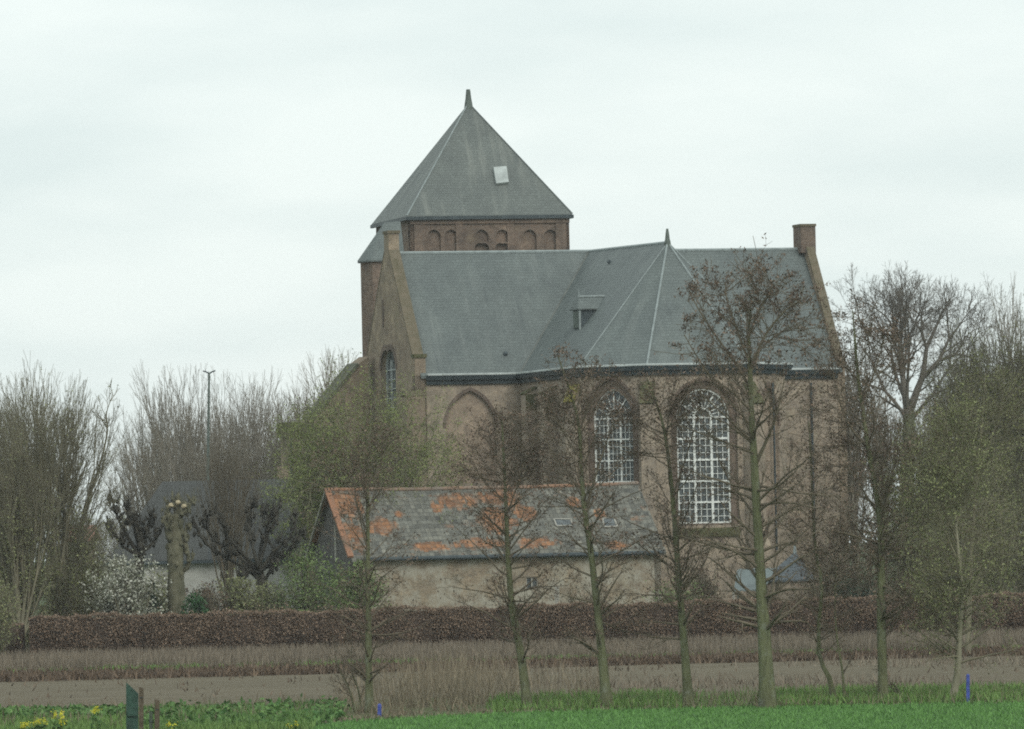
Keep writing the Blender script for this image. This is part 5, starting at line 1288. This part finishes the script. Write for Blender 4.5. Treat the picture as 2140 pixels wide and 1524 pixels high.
# ================================================================== GRASSES, REEDS, WEEDS
def strip_pts(rng, n_, lo, hi, zz=0.0):
    """random ground points between two pixel curves lo, hi (lists of (px, py))"""
    px = rng.uniform(lo[0][0], lo[-1][0], n_); a = np.interp(px, [q[0] for q in lo], [q[1] for q in lo]); b_ = np.interp(px, [q[0] for q in hi], [q[1] for q in hi])
    k = FPX * HC
    ya = k / np.maximum(20, a + (px - 1070) * math.tan(ROLL) - 1110); yb_ = k / np.maximum(20, b_ + (px - 1070) * math.tan(ROLL) - 1110)
    Y = ya + (yb_ - ya) * rng.uniform(size=n_)
    X = (px - 1070) / FPX * Y / math.cos(ROLL)
    X = X + Y * math.sin(ROLL) * 348 / FPX * 0 + (1110 - 762 - (k / Y) * 0) * 0
    return np.stack([X, Y, np.full(n_, zz)], 1)
rng = np.random.default_rng(200)
def bl(name, label, m, p, h, wd, lean, extra=None):
    nm = NM(); v, q = blades(rng, p, h, wd, lean); nm.add(v, q, 0)
    if extra: nm.add(*leafs(rng, *extra), 0)
    o = nm.build(name, [MT[m]]); return tag(o, label, 'grass', kind='stuff')
wide = lambda n_, y0, y1: np.stack([rng.uniform(-34, 36, n_), rng.uniform(y0, y1, n_), np.zeros(n_)], 1)
bl('dry_grass', 'pale dry grass standing along the foot of the brown hedge', 'dry_grass', np.concatenate([wide(50000, 270, 289.5), wide(9000, 286, 289.9) ]), .66, .04, .25)
p = strip_pts(rng, 9000, [(-150, 1418), (640, 1400), (1000, 1392), (1400, 1381), (1800, 1371), (2300, 1358)], [(-150, 1407), (640, 1388), (1000, 1380), (1400, 1370), (1800, 1361), (2300, 1347)])
keep = rng.uniform(size=len(p)) < .25 + .75 * (np.sin(p[:, 0] * .7) > -.1); bl('grass_margin', 'thin line of green grass behind the bare field', 'grass', p[keep], .28, .06, .35)
p = strip_pts(rng, 15000, [(-150, 1430), (640, 1410), (1000, 1400), (1400, 1388), (1800, 1379), (2300, 1366)], [(-150, 1416), (640, 1400), (1000, 1391), (1400, 1380), (1800, 1371), (2300, 1358)])
bl('dead_weeds', 'low brown dead weeds along the back edge of the bare field', 'dead_weed', p, .34, .09, .5)
p = strip_pts(rng, 5000, [(-150, 1480), (640, 1462), (1000, 1455), (1400, 1447), (1800, 1442), (2300, 1434)], [(-150, 1430), (640, 1408), (1000, 1399), (1400, 1388), (1800, 1379), (2300, 1366)])
cc_ = np.stack([rng.uniform(-22, 24, 70), rng.uniform(206, 258, 70)], 1); dd_ = np.min(np.hypot(p[:, None, 0] - cc_[None, :, 0], (p[:, None, 1] - cc_[None, :, 1]) * .35) / rng.uniform(.3, 1.1, 70)[None], 1)
keep = rng.uniform(size=len(p)) < .06 + .8 * np.exp(-dd_ ** 2 * 2); bl('dead_weeds', 'sparse dead stalks scattered over the bare field', 'dead_weed', p[keep], .22, .06, .6)
p = strip_pts(rng, 5000, [(-150, 1530), (300, 1530), (700, 1505), (1000, 1484)], [(-150, 1490), (300, 1480), (700, 1466), (1000, 1458)])
keep = np.sin(p[:, 0] * 1.3 + .5) * np.sin(p[:, 1] * .7 + p[:, 0]) > .1; bl('dead_weeds', 'brown dead stalks among the green weeds of the verge', 'reed', p[keep], .45, .04, .35)
p = np.stack([rng.uniform(-6, 36, 16000), rng.uniform(204, 264, 16000), np.zeros(16000)], 1)
keep = rng.uniform(size=len(p)) < np.clip(.5 * np.sin(p[:, 0] * .31 + p[:, 1] * .11) + .5 * np.sin(p[:, 1] * .23 + p[:, 0] * .07) + .1, 0, .75) * np.clip((p[:, 0] + 6) / 4, 0, 1); bl('dry_grass', 'rough dry grass scattered over the right part of the bare field', 'dry_grass', p[keep], .34, .045, .4)
# reeds
p = strip_pts(rng, 5200, [(690, 1496), (900, 1480), (1100, 1478), (1250, 1470)], [(690, 1440), (900, 1395), (1100, 1420), (1250, 1440)])
kk = np.exp(-((p[:, 0] + 2.4) / 1.7) ** 2); keep = rng.uniform(size=len(p)) < .10 + .6 * kk
bl('reeds', 'clump of pale dry reeds between the leftmost alder and the leaning alder', 'reed', p[keep], 1.0, .035, .22)
p = strip_pts(rng, 5000, [(1050, 1487), (1400, 1483), (1700, 1476), (2140, 1470)], [(1050, 1462), (1400, 1455), (1700, 1450), (2140, 1442)])
bl('dry_stems', 'thin dry stalks on the bank under the alders', 'reed', p[:2600], .40, .025, .5)
p = strip_pts(rng, 4200, [(640, 1513), (800, 1504), (1100, 1489), (1400, 1482), (1700, 1476), (2140, 1469)], [(640, 1507), (800, 1498), (1100, 1482), (1400, 1476), (1700, 1469), (2140, 1463)])
keep = rng.uniform(size=len(p)) < .25 + .75 * (np.sin(p[:, 0] * .8) > -.2); bl('dry_stems', 'pale trampled straw along the edge of the green crop', 'reed', p[keep], .16, .05, 1.2)
# green bank grass beneath the alders and on the left verge
p = strip_pts(rng, 15000, [(1000, 1490), (1400, 1482), (1700, 1476), (2300, 1466)], [(1000, 1466), (1400, 1456), (1700, 1449), (2300, 1440)])
keep = rng.uniform(size=len(p)) < .10 + .9 * (np.sin(p[:, 0] * .55 + 1.0) + .5 * np.sin(p[:, 0] * 1.7) + .04 * p[:, 0] > .0)
bl('bank_grass', 'tufts of bright green grass on the bank under the alders', 'grass', p[keep], .34, .05, .4)
p = strip_pts(rng, 26000, [(-200, 1545), (300, 1545), (640, 1530)], [(-200, 1500), (300, 1492), (640, 1480)])
keep = rng.uniform(size=len(p)) < .35 + .65 * (np.sin(p[:, 0] * .9 + p[:, 1] * .5) > -.3)
bl('verge_grass', 'rank green grass on the verge at the lower left', 'grass', p[keep], .30, .05, .45)
p = strip_pts(rng, 3800, [(280, 1530), (420, 1530), (640, 1520), (700, 1505)], [(280, 1494), (420, 1490), (640, 1482), (700, 1484)])
pl = p + np.stack([rng.normal(0, .05, len(p)), rng.normal(0, .05, len(p)), rng.uniform(.02, .30, len(p)) * (.35 + .65 * (np.sin(p[:, 0] * 1.9) ** 2))], 1)
nm = NM(); nm.add(*leafs(rng, np.concatenate([pl, pl + rng.normal(0, .12, pl.shape)]), .11, 1.8), 0); nm.add(*blades(rng, p[:1800], .42, .03, .35), 0)
tag(nm.build('verge_weeds', [MT['weed']]), 'broad-leaved green weeds on the verge right of the green board', 'weeds', kind='stuff')
p = strip_pts(rng, 2400, [(-100, 1515), (150, 1512), (265, 1505)], [(-100, 1500), (150, 1496), (265, 1492)])
pl = p + np.stack([rng.normal(0, .05, len(p)), rng.normal(0, .05, len(p)), rng.uniform(.02, .35, len(p))], 1)
nm = NM(); nm.add(*leafs(rng, pl, .13, 1.7), 0); tag(nm.build('verge_weeds', [MT['weed']]), 'low leafy weeds on the verge left of the green board', 'weeds', kind='stuff')
# the young crop
n_ = 120000; p = np.stack([rng.uniform(-12, 38, n_), rng.uniform(158, 195.5, n_), np.zeros(n_)], 1)
ce = np.array(crop_edge); lim_ = np.interp(p[:, 0], ce[:, 0], ce[:, 1]); keep = (p[:, 1] < lim_) & (p[:, 0] > -8.3 + (p[:, 1] - 170) * .16)
bl('young_crop', 'even bright green young crop in the field at the front', 'crop_blade', p[keep], .11, .035, .5)

# ================================================================== POSTS AND FLOWERS
def post(name, label, cat, px, py0, py1, wpx, m, group=None, top=0.0, dep=None, Yv=None):
    g0 = G(px, py0) if Yv is None else base(px, Yv); t1 = W(px, py1, g0.y); wm = wpx * g0.y / FPX / 2; dz = (dep or wm)
    root = thing(name, g0, label, cat, group); mb = MB()
    q = [g0 + Vector((-wm, 0, -.1)), g0 + Vector((wm, 0, -.1)), Vector((g0.x + wm + (t1.x - g0.x), g0.y, t1.z - top)), Vector((g0.x - wm + (t1.x - g0.x), g0.y, t1.z))]
    mb.prism(q, Vector((0, dz * 2, 0))); o = mb.build('shaft', m, root)
    return root, t1
MT['blue'] = plain('blue_paint', (0.05, 0.075, 0.30), 0.45, 6, 0.5)
MT['green_plank'] = plain('green_plank', (0.03, 0.07, 0.052), 0.45, 5, 0.75)
MT['post_wood'] = plain('post_wood', (0.10, 0.08, 0.055), 0.4, 7, 0.9)
MT['post_green'] = plain('mossy_post', (0.065, 0.085, 0.06), 0.4, 7, 0.9)
GP_ = 'blue marker posts at the field edge'
r_, t1 = post('marker_post', 'blue marker post at the right, taller of the two', 'post', 2023, 1470, 1412, 7, MT['blue'], GP_)
MB().ball(t1 + Vector((0, .05, 0)), .055, .055, .05).build('cap', MT['blue'], r_)
r_, t1 = post('marker_post', 'short blue marker post by the foot of the leftmost alder', 'post', 793, 1500, 1474, 8, MT['blue'], GP_)
MB().ball(t1 + Vector((0, .06, 0)), .06, .06, .05).build('cap', MT['blue'], r_)
r_, t1 = post('garden_board', 'upright dark green board with a slanted top standing in the verge', 'board', 276, 1545, 1426, 25, MT['green_plank'], None, .32, .04, 178)
MB().box(t1 + Vector((0, -.03, -.9)), (.15, 0, 0), (0, .03, 0), (0, 0, .05)).build('batten', MT['green_plank'], r_)
GWp = 'old wooden fence posts in the verge'
for lab, px, py1, wpx, m in (('brown wooden post close beside the green board', 295, 1436, 9, 'post_wood'), ('shorter grey-brown post right of the green board', 328, 1461, 10, 'post_wood'), ('thin mossy green post between two wooden posts', 315, 1486, 7, 'post_green')):
    r_, t1 = post('fence_post', lab, 'post', px, 1540, py1, wpx, MT[m], GWp, .03, None, 180)
    MB().tube([t1 + Vector((-.04, -.012, -.3)), t1 + Vector((.04, -.012, -.3))], [.012, .012], 5).build('wire_staple', MT['gutter'], r_)
r_, t1 = post('white_post', 'short white post behind the hedge in front of the barn wall', 'post', 1164, 1300, 1229, 9, MT['pale_board'], None, 0.0, None, 301)
MB().box(t1 + Vector((0, .1, .03)), (.13, 0, 0), (0, .12, 0), (0, 0, .03)).build('cap', MT['pale_board'], r_)
def rape(label, px, py, ptop, seed):
    r2 = np.random.default_rng(seed); b = base(px, 180.5); h = W(px, ptop, 180.5).z
    root = thing('rapeseed_plant', b, label, 'flower', 'yellow rapeseed flowers in the verge'); mb = MB(); nm = NM(); cs_ = []
    for k in range(4):
        e = b + Vector((r2.uniform(-.14, .14), r2.uniform(-.1, .1), h * r2.uniform(.75, 1.0))); mb.tube([b, b.lerp(e, .5) + Vector((r2.uniform(-.03, .03), 0, 0)), e], [.012, .009, .006], 5); cs_.append(tuple(e))
    mb.build('stem', MT['grass'], root)
    for q in cs_:
        nm = NM(); c = np.array([q]) + r2.normal(size=(34, 3)) * np.array([.035, .035, .055]); nm.add(*leafs(r2, c, .034, 1.1), 0); nm.build('flower_head', [MT['rape']], root)
    nm = NM(); c = np.array(b) + np.stack([r2.normal(0, .1, 40), r2.normal(0, .1, 40), r2.uniform(.05, h * .7, 40)], 1); nm.add(*leafs(r2, c, .11, 1.9), 0); nm.build('leaf', [MT['weed']], root)
for i, (px, pt, lab) in enumerate(((45, 1514, 'leftmost low tuft of yellow rapeseed flowers at the bottom edge'), (63, 1508, 'small yellow rapeseed plant second from the left'), (88, 1505, 'yellow rapeseed plant just left of the tallest one'),
                                   (122, 1487, 'tallest yellow rapeseed plant in the lower left corner'), (134, 1502, 'yellow rapeseed plant leaning beside the tallest one'), (362, 1514, 'single yellow flower right of the wooden posts'), (610, 1517, 'lone yellow flower at the left end of the green crop'), (203, 1480, 'faint yellow flower tip left of the green board'))):
    rape(lab, px, 1540, pt, 300 + i)

# ================================================================== AIR
hz_ = MB().box((0, 850, 17), (1500, 0, 0), (0, 1050, 0), (0, 0, 18.1))
hm = bpy.data.materials.new('thin_haze'); hm.use_nodes = True
hn_ = hm.node_tree; hn_.nodes.clear()
ho = hn_.nodes.new('ShaderNodeOutputMaterial'); pv = hn_.nodes.new('ShaderNodeVolumePrincipled')
pv.inputs['Color'].default_value = (0.93, 0.97, 0.97, 1); pv.inputs['Density'].default_value = 0.00014
hn_.links.new(pv.outputs[0], ho.inputs['Volume'])
tag(hz_.build('haze', hm), kind='stuff')
S.cycles.volume_bounces = 0
